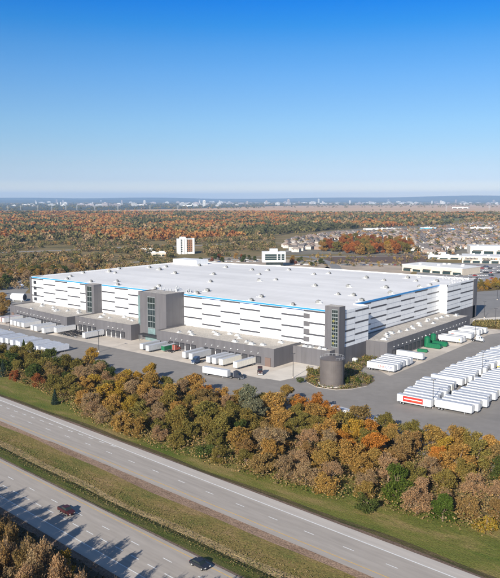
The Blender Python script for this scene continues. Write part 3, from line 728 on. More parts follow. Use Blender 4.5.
# ---- trailers backed against the east wing
def eastrow(b, col=None, lab=None, a=-165.3, rz=math.pi):
    o = trailer(a, b, rz, col); tag(o, group='trailers backed against the east wing')
    later(o, lab or tcol(o) + ' semi trailer at the east wing docks', b, 'from the tank'); return o
o = eastrow(310.6, CWH, 'white semi trailer with red and navy letters beside the tank island', a=-164, rz=0)
decal(o, 'lettering', 'CMA', 1.7, M_RED, .6, 2.55); decal(o, 'lettering', 'CGM', 1.7, M_NAVY, 4.7, 2.55)
for k, b in enumerate((314.7, 319.0, 323.0, 327.0, 331.2)): eastrow(b, CWH if k % 2 else (.7, .71, .73), a=-164 - .3 * k, rz=0)
eastrow(344.5, CWH, rz=0, a=-164.8)
for k, b in enumerate((400.3, 404.6, 415.5, 420, 430.5, 435.0, 440.0)):
    o = eastrow(b, [CWH, (.6, .6, .6), CWH, CWH, CWH, (.62, .62, .62), CWH][k], rz=0, a=-166.0)
    if k == 0: MB().box(5.8, 6.6, -1.365, -1.34, 2, 2.9, M_YPAINT).build('badge', o)
    if k == 2: MB().box(-5.5, -3.4, -1.365, -1.34, 2.8, 3.1, M_RED).build('badge', o)
# ---- trailers backed against the front wings (nose towards the road)
def frontrow(a, b, col, lab, grp='trailers backed against the front wings', rz=-math.pi / 2):
    o = trailer(a, b, rz, col); tag(o, group=grp); later(o, lab); return o
for k, a in enumerate((-437.5, -433, -421, -416, -411.2, -406.4, -392.8, -388, -378.4, -373.6)):
    frontrow(a, SK(a) - 8.3 if a < -375 else 275.6, CWH if k != 0 else (.7, .45, .4), 'white semi trailer docked at the left wing' if k else 'reddish white semi trailer, leftmost at the left wing')
frontrow(-345.5, 276.0, (.66, .66, .66), 'lone pale grey semi trailer docked at the middle wing')
frontrow(-293.5, 275.0, CGR, 'grey semi trailer parked below the entrance tower canopy'); frontrow(-287.0, 274.2, CGR, 'grey semi trailer parked below the entrance tower canopy')
frontrow(-259, 274.6, CGR, 'grey semi trailer docked at the right front wing'); frontrow(-253.6, 274.2, CGR, 'grey semi trailer docked at the right front wing')
frontrow(-241.3, 274.3, (.56, .57, .58), 'grey semi trailer docked at the right front wing'); frontrow(-237, 274.2, (.56, .57, .58), 'grey semi trailer docked at the right front wing')
for a in (-232.4, -222.8):
    o = frontrow(a, 274.2, CCR, 'cream semi trailer with a yellow badge at the right front wing')
    MB().box(-1.5, 2.8, -1.37, -1.34, 2.5, 3.5, M_YPAINT).build('badge', o)
    MB().box(-1.2, 2.5, -1.385, -1.371, 2.85, 3.1, mat('olive_ink', (.2, .16, .03), .6)).build('badge_stripe', o)
# ---- flat chassis
def make_chassis():
    r = empty('container_chassis')
    MB().box(-7.3, 7.3, -.75, -.45, .95, 1.3, M_DARK).box(-7.3, 7.3, .45, .75, .95, 1.3, M_DARK).build('rail', r)
    m = MB()
    for i in range(9): m.box(-7.2 + i * 1.8 - .12, -7.2 + i * 1.8 + .12, -1.2, 1.2, 1.302, 1.42, M_DARK)
    m.build('crossbar', r)
    for x in (-5.6, -4.3):
        for y in (-1, 1): wheel_mb(x, y).build('wheel', r)
    MB().box(4.3, 4.5, -.9, .9, 0, .95, M_METAL).build('landing_gear', r); return r
CH = Proto(make_chassis())
for a in (-366, -362.2, -358.4, -354.6):
    o = CH.get(); o.location = (a, 273.5, .012); o.rotation_euler.z = -math.pi / 2; tag(o, None, 'chassis', 'empty chassis at the middle wing'); later(o, 'empty black container chassis parked at the middle wing')
# ---- highway tractors
def make_tractor(col=(.5, .5, .5)):
    r = empty('truck_tractor')
    MB().prism_y([(.6, 1.0), (3.6, 1.0), (3.7, 2.0), (2.5, 2.3), (2.1, 3.2), (.7, 3.8), (-.6, 3.85), (-.6, 1.0)], -1.15, 1.15, M_OBJ).build('cab', r)
    MB().prism_y([(2.56, 2.32), (2.18, 3.1), (2.1, 3.06), (2.45, 2.3)], -1.0, 1.0, M_GLASS).build('windscreen', r)
    MB().box(1.2, 2.0, -1.17, -1.15, 2.3, 3.0, M_GLASS).box(1.2, 2.0, 1.15, 1.17, 2.3, 3.0, M_GLASS).build('side_window', r)
    MB().box(-3.6, 3.4, -.45, .45, .6, 1.0, M_DARK).box(3.7, 3.85, -1.15, 1.15, .4, .95, M_METAL).build('chassis', r)
    for x in (2.7, -1.9, -3.1):
        for y in (-1, 1): wheel_mb(x, y).build('wheel', r)
    MB().box(3.66, 3.74, -1.0, -.65, 1.2, 1.5, M_DOORW).build('headlight', r); MB().box(3.66, 3.74, .65, 1.0, 1.2, 1.5, M_DOORW).build('headlight', r)
    for y in (-1.0, 1.0): MB().tube((-.75, y, 1), (-.75, y, 4.1), .09, .09, M_METAL, 6).build('exhaust_stack', r)
    return r
TT = Proto(make_tractor())
def tractor(a, b, rz, col, lab):
    o = TT.get(); o.location = (a, b, .012); o.rotation_euler.z = rz; recolor(o, col); tag(o, lab, 'truck'); return o
tractor(-247.5, 265.2, -math.pi / 2 + .05, (.04, .07, .14), 'dark blue truck tractor between grey trailers at the right front wing')
o = trailer(-222.6, 252.6, math.radians(182), CWH); o['label'] = 'white semi trailer on the move along the yard road, broadside'; tag(o, group='trailers of trucks on the yard road')
o.location = (-221.5, 250.8, .012)
o.rotation_euler.z = math.radians(4)
tractor(-211.2, 253.2, math.radians(4), (.03, .035, .05), 'black truck tractor pulling the broadside trailer on the yard road')
tractor(-208.0, 268.0, math.radians(-50), (.06, .03, .03), 'dark truck tractor alone beside the right front wing')
tractor(-154.0, 413.0, 0, (.75, .75, .75), 'white truck tractor in front of the east wing trailers')
# green trailer with orange cab end
o = trailer(-281.3, 279.2, -math.pi / 2, (.015, .15, .07)); o.scale = (.8, 1, .85); o['label'] = 'green box trailer parked right of the entrance tower'; o['group'] = 'trailers backed against the front wings'
tractor(-277.2, 284.2 - 6, math.radians(90), (.33, .08, .05), 'red truck tractor beside the green box trailer')
# ---- trailers of the west lot behind the trees
for row, b0, a0, a1 in ((0, 238, -425, -326), (1, 222, -410, -372)):
    a = a0
    while a < a1:
        o = trailer(a, b0 - (a - a0) * .03 + random.uniform(-.6, .6), math.pi / 2, random.choice([CWH, (.7, .72, .76), (.6, .62, .66)]))
        tag(o, group='trailers in the west lot behind the trees'); later(o, tcol(o) + ' semi trailer in the %s of the west lot' % ('back file' if row == 0 else 'front file')); a += 3.9 + (3 if random.random() < .08 else 0)
for (x, y) in ((345, 418 - 4), (362, 422), (371, 421)):
    a, b = px(x, y, 2); o = trailer(a, b, math.radians(-8), CWH); o['group'] = 'trailers half hidden by the trees'; later(o, 'white semi trailer half hidden by orange trees')
# ---- waste compactors at the east wing
def make_compactor():
    r = empty('waste_container')
    prof_ = [(-3.4 + .5, .25), (3.4, .25), (3.9, 1.0), (3.9, 2.0), (3.3, 2.75), (-3.0, 2.75), (-3.5, 2.0), (-3.5, .8)]
    MB().prism_y(prof_, -1.2, 1.2, M_GREEN).build('tank_body', r)
    m = MB()
    for x in np.linspace(-2.6, 3, 6): m.box(x - .07, x + .07, -1.27, 1.27, .3, 2.8, M_GREEN)
    m.build('stiffener', r); MB().box(-3.3, 3.7, -1.0, -.8, 0, .25, M_DARK).box(-3.3, 3.7, .8, 1.0, 0, .25, M_DARK).build('skid', r); return r
def make_hopper():
    r = empty('compactor_hopper')
    MB().tube((0, 0, .4), (0, 0, 5.6), 1.75, 1.75, M_GREEN, 18).build('drum', r); MB().tube((0, 0, 5.6), (0, 0, 6.5), 1.75, .7, M_GREEN, 18).build('cone_top', r)
    MB().box(-1.4, -1.1, -1.4, 1.4, 0, .5, M_DARK).box(1.1, 1.4, -1.4, 1.4, 0, .5, M_DARK).build('leg_frame', r); MB().tube((0, 1.5, 5), (-2.4, 1.5, 6.8), .3, .3, M_METAL, 8).build('pipe', r); return r
CP = Proto(make_compactor()); HP = Proto(make_hopper())
for (x, y, rz, s) in ((433, 348, .0, 1.25), (439.5, 345.8, 0, 1.25), (422, 352, .1, .8)):
    o = CP.get(); a, b = px(x, y); o.location = (a, b, .012); o.rotation_euler.z = rz; o.scale = [s, s * .8, s * .8]; tag(o, None, 'waste container', 'green waste containers at the east wing'); later(o, 'green steel waste container lying on the east apron')
for (x, y) in ((427, 347), (433, 344)):
    o = HP.get(); a, b = px(x, y); o.location = (a, b, .012); tag(o, None, 'hopper', 'green hoppers at the east wing'); later(o, 'tall green hopper standing behind the waste containers')

# ------------------------------------------------------------------ cars
def make_car(kind='car'):
    r = empty('parked_car'); L2 = 2.35
    if kind == 'pickup':
        body = [(-2.9, .45), (2.85, .45), (2.9, .9), (2.75, 1.1), (1.6, 1.25), (-2.85, 1.25), (-2.95, .9)]
        cab = [(1.45, 1.25), (.85, 1.85), (-.75, 1.88), (-.95, 1.25)]
    else:
        body = [(-2.3, .35), (2.3, .35), (2.4, .6), (2.25, .88), (1.1, 1.0), (-2.2, 1.02), (-2.38, .7)]
        cab = [(1.15, .99), (.45, 1.45), (-1.05, 1.47), (-1.85, 1.01)]
    MB().prism_y(body, -.93, .93, M_OBJ).build('body', r)
    MB().prism_y(cab, -.8, .8, M_GLASS).build('window_band', r)
    top = max(p[1] for p in cab); xs = [p[0] for p in cab if p[1] > top - .1]
    MB().box(min(xs) - .05, max(xs) + .02, -.78, .78, top - .02, top + .04, M_OBJ).build('roof', r)
    wx = 1.85 if kind == 'pickup' else 1.45
    for x in (-wx, wx):
        for y in (-.85, .85): wheel_mb(x, y, .36, .26).build('wheel', r)
    x = body[2][0]
    MB().box(x - .12, x + .01, -.85, -.5, .65, .82, M_DOORW).build('headlight', r); MB().box(x - .12, x + .01, .5, .85, .65, .82, M_DOORW).build('headlight', r)
    MB().box(-x - .04, -x + .05, -.85, -.55, .7, .85, M_RED).build('tail_light', r); MB().box(-x - .04, -x + .05, .55, .85, .7, .85, M_RED).build('tail_light', r)
    if kind == 'pickup': MB().box(-2.75, -1.05, -.78, .78, 1.252, 1.27, M_DARK).build('cargo_bed', r)
    return r
CAR = Proto(make_car()); 
hd = math.atan2(-.0695, .9976)
pk = make_car('pickup'); pk.name = 'pickup_truck'; x, y = px(66.5, 513, RZ); pk.location = (x, y, RZ + .01); pk.rotation_euler.z = hd; pk.scale = (.98, 1.05, 1.05); recolor(pk, (.055, .012, .014)); tag(pk, 'dark red pickup truck driving on the lower highway', 'pickup truck')
c2 = CAR.get(); x, y = px(200, 566.5, RZ); c2.location = (x, y, RZ + .01); c2.rotation_euler.z = hd; c2.scale = (1.1, 1.1, 1.1); recolor(c2, (.02, .024, .035)); c2.name = 'passenger_car'; tag(c2, 'black car driving on the lower highway near the bottom edge', 'car')
CARC = [(.75, .75, .75)] * 4 + [(.03, .03, .035)] * 3 + [(.3, .31, .32)] * 3 + [(.45, .03, .03), (.05, .08, .2), (.55, .56, .58)]
def park(n, poly, rz, grp, lab, rows=None):
    """cars in rows: poly = px corner left, px corner right; rows = list of y"""
    k = 0
    for yy in rows:
        xx = poly[0]
        while xx < poly[1] and k < n:
            if random.random() < .68:
                a, b = px(xx, yy + random.uniform(-.1, .1)); o = CAR.get(); o.location = (a, b, .12); o.rotation_euler.z = rz + random.choice((0, math.pi)) + random.uniform(-.05, .05); o.scale = [1.12] * 3
                col = random.choice(CARC); recolor(o, col); tag(o, None, 'car', grp); k += 1
                cn = {.75: 'white', .03: 'black', .3: 'grey', .45: 'red', .05: 'navy', .55: 'silver'}[col[0]]
                later(o, '%s car %s' % (cn, lab))
            xx += 2.4
park(200, (458, 500), 1.2, 'cars in the shopping centre car park', 'in the shopping centre car park', [267, 268.8, 271, 273.3, 276, 279])
park(40, (200, 258), 0.9, 'cars behind the warehouse roof', 'in the lot left of the white office', [262, 259.9])
park(14, (295, 322), 0.9, 'cars right of the office', 'in the lot right of the white office', [262.5, 265])
park(16, (340, 400), 0.9, 'vehicles at the dirt site', 'on the bare dirt behind the warehouse', [265.5, 269])
a, b = px(23, 286); o = CAR.get(); o.location = (a, b, .1); o.scale = (1.9, 1.6, 2); recolor(o, (.4, .45, .6)); tag(o, 'blue grey van on the side road left of the warehouse', 'van')

# ------------------------------------------------------------------ lamp posts
def make_lamp(h=12):
    r = empty('street_lamp'); MB().tube((0, 0, 0), (0, 0, .8), .3, .3, M_CONC, 8).build('base', r)
    MB().tube((0, 0, .8), (0, 0, h), .16, .10, M_DARK, 8).build('pole', r)
    MB().box(-1.1, -.3, -.2, .2, h, h + .18, M_DARK).box(.3, 1.1, -.2, .2, h, h + .18, M_DARK).box(-.3, .3, -.05, .05, h, h + .1, M_DARK).build('lamp_head', r); return r
LP = Proto(make_lamp())
for (x, y) in ((432.5, 408), (482, 376), (475, 338), (495, 326), (99, 362 - 10), (293, 378), (10, 330), (497, 300), (484, 318)):
    a, b = px(x, y); o = LP.get(); o.location = (a, b, 0); tag(o, None, 'street lamp', 'lamp posts round the yard'); later(o, 'dark lamp post standing round the yard')

# ------------------------------------------------------------------ buildings behind
def simple(name, x, y, z=0): return empty(name, (*px(x, y), z), math.atan2(.6243, .7807))
# hotel tower
h = simple('apartment_tower', 187, 254); tag(h, 'white and brown tower block rising behind the warehouse roof on the left', 'building')
h.rotation_euler.z += .35
Mb = mat('brown_brick', (.30, .15, .085), .9, .15, .3); Mw = mat('white_render', (.74, .73, .70), .8, .05, .3); Mwin = mat('far_window', (.025, .045, .045), .2)
MB().box(-13, 13, 0, 15, 0, 24, Mw).build('wall', h)
MB().box(-4, 9, -.35, .1, 3.5, 23, Mb).build('brick_panel', h)
for x in (-12.6, -6.5, -3.2, 9.4): MB().box(x, x + 2.6, -1.3, 0, 0, 25.2, Mw).build('pier', h)
MB().box(-9, -1, 3, 12, 24, 27, Mw).build('penthouse', h)
for zz in np.arange(3.8, 23, 2.9):
    for x in (-2.8, .2, 3.2, 6.2): MB().box(x, x + 1.5, -.45, -.34, zz, zz + 1.5, Mwin).build('window', h)
    MB().box(-9.4, -7, -.1, .1, zz, zz + 1.6, Mwin).build('window', h)
# office
of = simple('office_building', 274, 266.5); tag(of, 'white cube office building with dark ribbon glazing behind the warehouse roof', 'building'); of.rotation_euler.z += .05
MB().box(-15, 15, 0, 14, 5.5, 19, Mw).build('wall', of)
MB().box(-11.5, 3.5, -.2, .2, 8, 16, Mwin).build('window', of); MB().box(5, 8.2, -.2, .2, 8, 16, Mwin).build('window', of); MB().box(9.6, 13.4, -.2, .2, 8, 16, Mwin).build('window', of)
MB().box(-10, 12, 1.5, 12, 0, 5.5, M_GLASS).build('lobby', of); MB().box(-16.5, 8, -6, 0, 0, 2.2, Mw).build('terrace', of)
MB().box(-5, 5, 3, 12, 19, 22.5, Mw).build('penthouse', of); mm = MB(); [mm.box(-11.5, 13.4, -.28, -.2, z, z + .25, Mw) for z in (10.6, 13.2)]; mm.build('spandrel', of)
# retail boxes
Mcr = mat('cream_stucco', (.66, .57, .45), .9, .08, .2); Mwr = mat('white_flat_roof', (.68, .66, .62), .8, .1, .05); Mcr2 = mat('pale_stucco', (.72, .66, .56), .9, .06, .2)
def retail(name, x0, x1, y, depth, hh, label, tilt=0, col=Mcr, sign=True, nb=6):
    p, q = Vector(px(x0, y)), Vector(px(x1, y + tilt)); w = (q - p).length; ang = math.atan2((q - p).y, (q - p).x)
    r = empty(name, (p.x, p.y, 0), ang); tag(r, label, 'building')
    MB().box(0, w, 0, depth, 0, hh, col, Mwr).build('wall', r)
    MB().box(-.2, w + .2, -.2, depth + .2, hh, hh + .8, Mw).build('cornice', r)
    for i in range(nb):
        a0 = w * (i + .12) / nb; a1 = w * (i + .88) / nb
        MB().box(a0, a1, -.15, .05, .3, hh * .42, Mwin).build('shop_window', r)
    for i in range(0, nb, 2):
        a0 = w * (i + .2) / nb; MB().box(a0, a0 + w / nb * .8, -1.2, 0, hh * .5, hh * .56, M_DARK).build('awning', r)
    for i in range(6):
        ax = w * random.uniform(.05, .92); ay = depth * random.uniform(.2, .8); MB().box(ax, ax + 3, ay, ay + 2.4, hh + .8, hh + 2.4, Mw).build('roof_box', r)
    return r
retail('store', 402, 462, 270.8, 42, 7.5, 'long cream store with flat white roof just behind the right end', 5.0)
rt = retail('shopping_centre', 462, 548, 263.0, 50, 8.5, 'cream shopping centre with dark shop signs at the right edge', 2.0, nb=9)
for i, a0 in enumerate((4, 26, 48)):
    mb = MB(); random.seed(i)
    for k in range(9): mb.box(a0 + k * 1.8, a0 + k * 1.8 + 1.4, -.5, -.2, 5.4, 7.1 if k % 3 else 7.6, M_DARK)
    mb.build('shop_sign', rt)
MB().box(42, 45, -.45, -.2, 5.4, 7.4, mat('dull_orange', (.45, .2, .1), .7)).build('shop_sign', rt)
retail('store', 470, 545, 254.2, 45, 12, 'pale two storey store block behind the shopping centre', 1.0, Mcr2)
retail('store', 428, 470, 262.0 - 3, 10, 5, 'low cream shop row at the corner of the street', 1.0, Mcr2, nb=4)
retail('sports_hall', 420, 436, 231.2, 40, 9, 'bright blue roofed hall beyond the suburb', .2, mat('bright_blue', (.03, .38, .68), .6)); 
retail('store', 446, 451, 231.4, 16, 7, 'small bright blue store right of the blue hall', .2, MATS['bright_blue'], nb=3)
retail('barn', 452, 468, 208.6, 60, 14, 'white farm buildings on the tan plain', 0.1, Mw, nb=3)
retail('depot', 372, 396, 215.2, 40, 8, 'long low white depot among the far trees', -.1, Mw, nb=4)
retail('depot', 366, 402, 231.4, 30, 7, 'cream school block left of the blue hall', -.2, Mcr2, nb=6)
retail('depot', 470, 492, 230.8, 35, 9, 'white church hall among red trees in the suburb', .4, Mw, nb=4)
retail('depot', 183, 192, 206.5, 60, 18, 'white arena on the plain left of centre', 0, Mw, nb=2)
retail('depot', 141, 153, 253.3, 14, 5, 'low pale shed among golden scrub on the left', -.3, Mw, nb=3)
retail('depot', 152, 166, 256.6, 14, 5, 'low grey roofed shed left of the tower block', -.3, Mcr, nb=3)

# ------------------------------------------------------------------ suburb
M_WALLO = objcol('house_wall', .85)
def make_house(kind):
    r = empty('house'); w, d, hh = [(11, 12, 5.6), (13, 11, 5.2), (9, 13, 6.0)][kind]
    MB().box(-w / 2, w / 2, -d / 2, d / 2, 0, hh, M_WALLO).build('wall', r)
    rm = mat('shingle_%d' % kind, [(.23, .165, .13), (.30, .25, .21), (.13, .115, .11)][kind], .95, .2, .5)
    m = MB(); e = .6; z = hh; t = hh + 3.2
    A_, B_, C_, D_ = (-w / 2 - e, -d / 2 - e, z), (w / 2 + e, -d / 2 - e, z), (w / 2 + e, d / 2 + e, z), (-w / 2 - e, d / 2 + e, z)
    if kind == 0: P_, Q_ = (0, -d / 4, t), (0, d / 4, t)
    elif kind == 1: P_, Q_ = (-w / 4, 0, t), (w / 4, 0, t)
    else: P_, Q_ = (0, -d / 2 - e, t), (0, d / 2 + e, t)
    if kind == 1:
        for q in ((A_, B_, Q_, P_), (B_, C_, Q_), (C_, D_, P_, Q_), (D_, A_, P_)): m.poly(q, rm)
    else:
        for q in ((A_, B_, P_), (B_, C_, Q_, P_), (C_, D_, Q_), (D_, A_, P_, Q_)): m.poly(q, rm)
    m.build('roof', r)
    for x in (-w / 4, w / 4): MB().box(x - .7, x + .7, -d / 2 - .05, -d / 2, hh - 2.2, hh - .8, Mwin).build('window', r)
    MB().box(-w / 2 + .4, -w / 2 + 5, -d / 2 - .06, -d / 2, 0, 2.4, Mw).build('garage_door', r)
    return r
HS = [Proto(make_house(k)) for k in range(3)]
def inpoly(x, y, P_):
    c = False; j = len(P_) - 1
    for i in range(len(P_)):
        if ((P_[i][1] > y) != (P_[j][1] > y)) and x < (P_[j][0] - P_[i][0]) * (y - P_[i][1]) / (P_[j][1] - P_[i][1] + 1e-12) + P_[i][0]: c = not c
        j = i
    return c
SUB = [(288, 252), (283, 244), (300, 239), (335, 234), (420, 230), (470, 224), (520, 221), (540, 250), (462, 249), (446, 256), (436, 256), (412, 252), (408, 240), (350, 238), (322, 243), (318, 252)]
hp = []
th = .25
for i in range(-60, 160):
    for j in range(0, 110):
        if j % 5 == 4: continue
        u = i * 15.5; v = j * 21 + (6 if j % 2 else 0)
        a = -700 + u * math.cos(th) - v * math.sin(th) + random.uniform(-2, 2); b = 900 + u * math.sin(th) + v * math.cos(th) + random.uniform(-2, 2)
        X, Y = topx(a, b)
        if not (275 < X < 505) or Y < 221 or Y > 258 or not inpoly(X, Y, SUB): continue
        if random.random() < .15: continue
        hp.append((math.hypot(a, b), a, b))
hp.sort(); print('houses', len(hp))
HC = [(.62, .56, .48), (.70, .68, .64), (.40, .27, .2), (.5, .42, .34), (.33, .24, .19)]
HN = ['beige', 'white', 'brown', 'tan', 'dark brown']
for k, (dd, a, b) in enumerate(hp[:290]):
    kd = random.randrange(3); o = HS[kd].get(); o.location = (a, b, .06); o.rotation_euler.z = th + random.choice((0, math.pi)) + random.choice((0, 0, math.pi / 2)); ci = random.choices(range(5), (4, 3, 2, 3, 2))[0]
    recolor(o, HC[ci]); tag(o, None, 'house', 'houses of the suburb'); X, Y = topx(a, b)
    zone = 'left of the orange grove' if X < 330 else ('behind the orange grove' if X < 412 else 'near the shopping centre')
    rown = 'nearest rows' if dd < 1150 else ('middle rows' if dd < 1400 else 'far rows')
    later(o, '%s house, %s roof, %s, %s' % (HN[ci], ['hipped', 'broad', 'gabled'][kd], zone, rown))
mb = MB(); wm = [mat('hw%d' % i, c, .9) for i, c in enumerate(HC)]; rmm = [MATS['shingle_%d' % i] for i in range(3)]
for (dd, a, b) in hp[290:]:
    w, d = random.uniform(9, 13), random.uniform(9, 13); m_ = random.choice(wm); rr = random.choice(rmm); hh = 5.5
    mb.box(a - w / 2, a + w / 2, b - d / 2, b + d / 2, 0, hh, m_)
    t = (a, b, hh + 3); c_ = [(a - w / 2 - .5, b - d / 2 - .5, hh), (a + w / 2 + .5, b - d / 2 - .5, hh), (a + w / 2 + .5, b + d / 2 + .5, hh), (a - w / 2 - .5, b + d / 2 + .5, hh)]
    for q in range(4): mb.poly([c_[q], c_[(q + 1) % 4], t], rr)
if mb.v: tag(mb.build('distant_houses'), 'countless small roofs filling the suburb up to the far trees', 'houses', kind='stuff')

# ------------------------------------------------------------------ city on the horizon
def make_block(k):
    r = empty('distant_building'); w, d, hh = [(60, 40, 30), (90, 50, 18), (30, 26, 60)][k]
    MB().box(-w / 2, w / 2, -d / 2, d / 2, 0, hh, M_OBJ).build('wall', r); MB().box(-w / 5, w / 5, -d / 5, d / 5, hh, hh + 5, M_OBJ).build('penthouse', r)
    m = MB()
    for z in np.arange(4, hh - 3, 7): m.box(-w / 2 + 3, w / 2 - 3, -d / 2 - .4, -d / 2, z, z + 2, Mwin)
    m.build('window_row', r); return r
BK = [Proto(make_block(k)) for k in range(3)]
random.seed(21)
for i in range(290):
    X = random.uniform(-2, 505); Y = random.uniform(201.6, 205.0) if X > 280 else random.uniform(202, 206.5)
    if X < 180 and random.random() < .5: continue
    a, b = px(X, Y); k = random.choices((0, 1, 2), (4, 4, 2))[0]; o = BK[k].get(); o.location = (a, b, 0); o.rotation_euler.z = .6 + random.choice((0, .4)); D_ = math.hypot(a, b)
    s = random.uniform(.6, 1.35) * max(1, D_ / 14000) ; o.scale = (s, s, min(s, 1.5) * random.uniform(.8, 1.3)); lt_ = random.random() < .72
    recolor(o, random.choice([(.62, .6, .58), (.55, .54, .53)]) if lt_ else (.35, .3, .3)); tag(o, None, 'building', 'distant buildings on the horizon')
    zone = 'left third' if X < 167 else ('middle' if X < 333 else 'right third')
    later(o, 'tiny %s %s building on the hazy horizon, %s' % ('white' if lt_ else 'dark', ['broad', 'low', 'tower'][k], zone))
# pylons
def make_pylon():
    r = empty('power_pylon'); m = MB(); hh = 48
    for sx in (-1, 1):
        for sy in (-1, 1): m.tube((4 * sx, 4 * sy, 0), (.8 * sx, .8 * sy, hh), .35, .25, M_METAL, 4)
    for z in range(0, 44, 6):
        w0 = 4 - 3.2 * z / hh; w1 = 4 - 3.2 * (z + 6) / hh
        m.tube((-w0, -w0, z), (w1, -w1, z + 6), .18, .18, M_METAL, 3); m.tube((w0, -w0, z), (-w1, -w1, z + 6), .18, .18, M_METAL, 3)
    m.build('lattice_mast', r)
    for z in (30, 37, 44): MB().box(-8, 8, -.3, .3, z, z + .6, M_METAL).build('cross_arm', r)
    return r
PY = Proto(make_pylon())
for i, X in enumerate((8, 21, 38, 52, 66, 77, 95, 118, 150, 178, 446, 489)):
    Y = 212.5 - i * .12 if X < 300 else 211.5; a, b = px(X, Y); o = PY.get(); o.location = (a, b, 0); o.rotation_euler.z = .5; tag(o, None, 'pylon', 'pylons crossing the plain'); later(o, 'thin steel power pylon standing in the tan field')

# ------------------------------------------------------------------ vegetation
def quads_mesh(name, pos, size, nrm_bias, cols, m, aspect=1.0):
    """pos (n,3) size (n,) cols (n,3) -> many leaf-size faces, one mesh"""
    n = len(pos); d = RNG.normal(size=(n, 3)); d[:, 2] += nrm_bias; d /= np.linalg.norm(d, axis=1)[:, None]
    u = np.cross(d, RNG.normal(size=(n, 3))); u /= np.linalg.norm(u, axis=1)[:, None]; w = np.cross(d, u)
    s = size[:, None] / 2; U = u * s; V = w * s * aspect
    v = np.stack([pos - U - V * .6, pos + U * .7 - V, pos + U + V * .7, pos - U * .6 + V], 1).reshape(-1, 3)
    me = bpy.data.meshes.new(name); me.vertices.add(4 * n); me.loops.add(4 * n); me.polygons.add(n)
    me.vertices.foreach_set('co', v.astype(np.float32).ravel()); me.loops.foreach_set('vertex_index', np.arange(4 * n, dtype=np.int32))
    me.polygons.foreach_set('loop_start', np.arange(0, 4 * n, 4, dtype=np.int32)); me.polygons.foreach_set('loop_total', np.full(n, 4, dtype=np.int32))
    ca = me.color_attributes.new('leaf', 'FLOAT_COLOR', 'CORNER'); cc = np.ones((n, 4, 4), np.float32); cc[:, :, :3] = cols[:, None, :]; ca.data.foreach_set('color', cc.ravel())
    me.materials.append(m); me.update(); me.validate(); return me
def tree_meshes(kind, seed):
    """unit: crown radius about 1 x height about 2.2 -> real metres here, scaled per tree"""
    r = np.random.default_rng(seed); rr = random.Random(seed); tr = MB(); lobes = []
    Ht = 9.5
    if kind == 'conifer':
        tr.tube((0, 0, 0), (0, 0, Ht * .95), .22, .04, M_BARK, 6); P_ = []; n = 1900
        for i in range(n):
            t = r.random() ** .75; z = .6 + (Ht - .5) * (1 - t) ; rad = 2.5 * t ** .85 * (.75 + .35 * abs(math.sin(z * 3.1))) * r.uniform(.35, 1); an = r.uniform(0, 6.283)
            P_.append((rad * math.cos(an), rad * math.sin(an), z - rad * .25))
        pos = np.array(P_); size = r.uniform(.28, .5, n)
    else:
        tr.tube((0, 0, 0), (0, 0, Ht * .35), .26, .2, M_BARK, 7)
        nb = {'full': 19, 'tall': 12, 'twiggy': 22, 'shrub': 9}[kind]; lean = rr.uniform(-.4, .4)
        for i in range(nb):
            an = i * 2.4 + rr.uniform(-.4, .4); el = rr.uniform(.0, 1.0)
            if kind == 'tall': c = (2.0 * math.cos(an) * (1.1 - el * .6), 2.0 * math.sin(an) * (1.1 - el * .6), 2.2 + el * 6.6); R = rr.uniform(1.2, 1.9)
            elif kind == 'shrub': c = (2.9 * math.cos(an) * rr.uniform(.3, 1), 2.9 * math.sin(an) * rr.uniform(.3, 1), 1.2 + el * 3.0); R = rr.uniform(1.2, 1.9)
            else: f = math.cos((el - .3) * 1.75) * rr.uniform(.45, 1.15); c = (3.3 * math.cos(an) * f + lean, 3.3 * math.sin(an) * f, 1.2 + el * 6.9); R = rr.uniform(.9, 1.95) * (1.1 - .3 * el)
            lobes.append((c, R)); s0 = (lean * .2, 0, min(Ht * .34, c[2] * .5)); mid = (c[0] * .45, c[1] * .45, (s0[2] + c[2]) / 2)
            tr.tube(s0, mid, .12, .08, M_BARK, 5); tr.tube(mid, c, .08, .03, M_BARK, 4)
            if kind == 'twiggy':
                for q in range(10):
                    e = r.normal(size=3); e[2] = abs(e[2]) * 1.1 + .2; e /= np.linalg.norm(e); e *= R * r.uniform(.8, 1.35)
                    tr.tube(c, (c[0] + e[0], c[1] + e[1], c[2] + e[2]), .035, .012, M_BARK, 3)
        P_ = []; per = {'full': 400, 'tall': 450, 'twiggy': 300, 'shrub': 280}[kind]
        for (c, R) in lobes:
            d = r.normal(size=(per, 3)); d /= np.linalg.norm(d, axis=1)[:, None]; d *= (R * (r.random(per) ** .33) * r.uniform(.85, 1.2, per))[:, None]; d[:, 2] *= .8
            # leaves sit in small tufts round twig ends
            nt_ = max(8, per // 9); ce = d[:nt_]; w_ = r.integers(0, nt_, per)
            tuft = ce[w_] + r.normal(0, .2, (per, 3)); mixw = (r.random(per) < .25)[:, None]
            P_.append(np.where(mixw, d, tuft) + np.array(c))
        pos = np.concatenate(P_); pos = pos[pos[:, 2] > .15]; n = len(pos)
        size = r.uniform(.19, .37, n) if kind != 'twiggy' else r.uniform(.14, .27, n)
    t = r.uniform(.5, 1.16, len(pos)); hue = r.normal(0, .07, len(pos)); cols = np.stack([t * (1 + hue), t, t * (1 - hue)], 1)
    return tr.mesh('trunk'), quads_mesh('crown', pos, size, .3, cols, M_LEAF)
TREEM = {}
for kd, nn_ in (('full', 6), ('tall', 3), ('twiggy', 5), ('shrub', 4), ('conifer', 2)):
    TREEM[kd] = [tree_meshes(kd, 100 + 17 * i + len(kd)) for i in range(nn_)]
NAMEK = {'full': 'broadleaf_tree', 'tall': 'broadleaf_tree', 'twiggy': 'bare_tree', 'shrub': 'shrub', 'conifer': 'conifer_tree'}
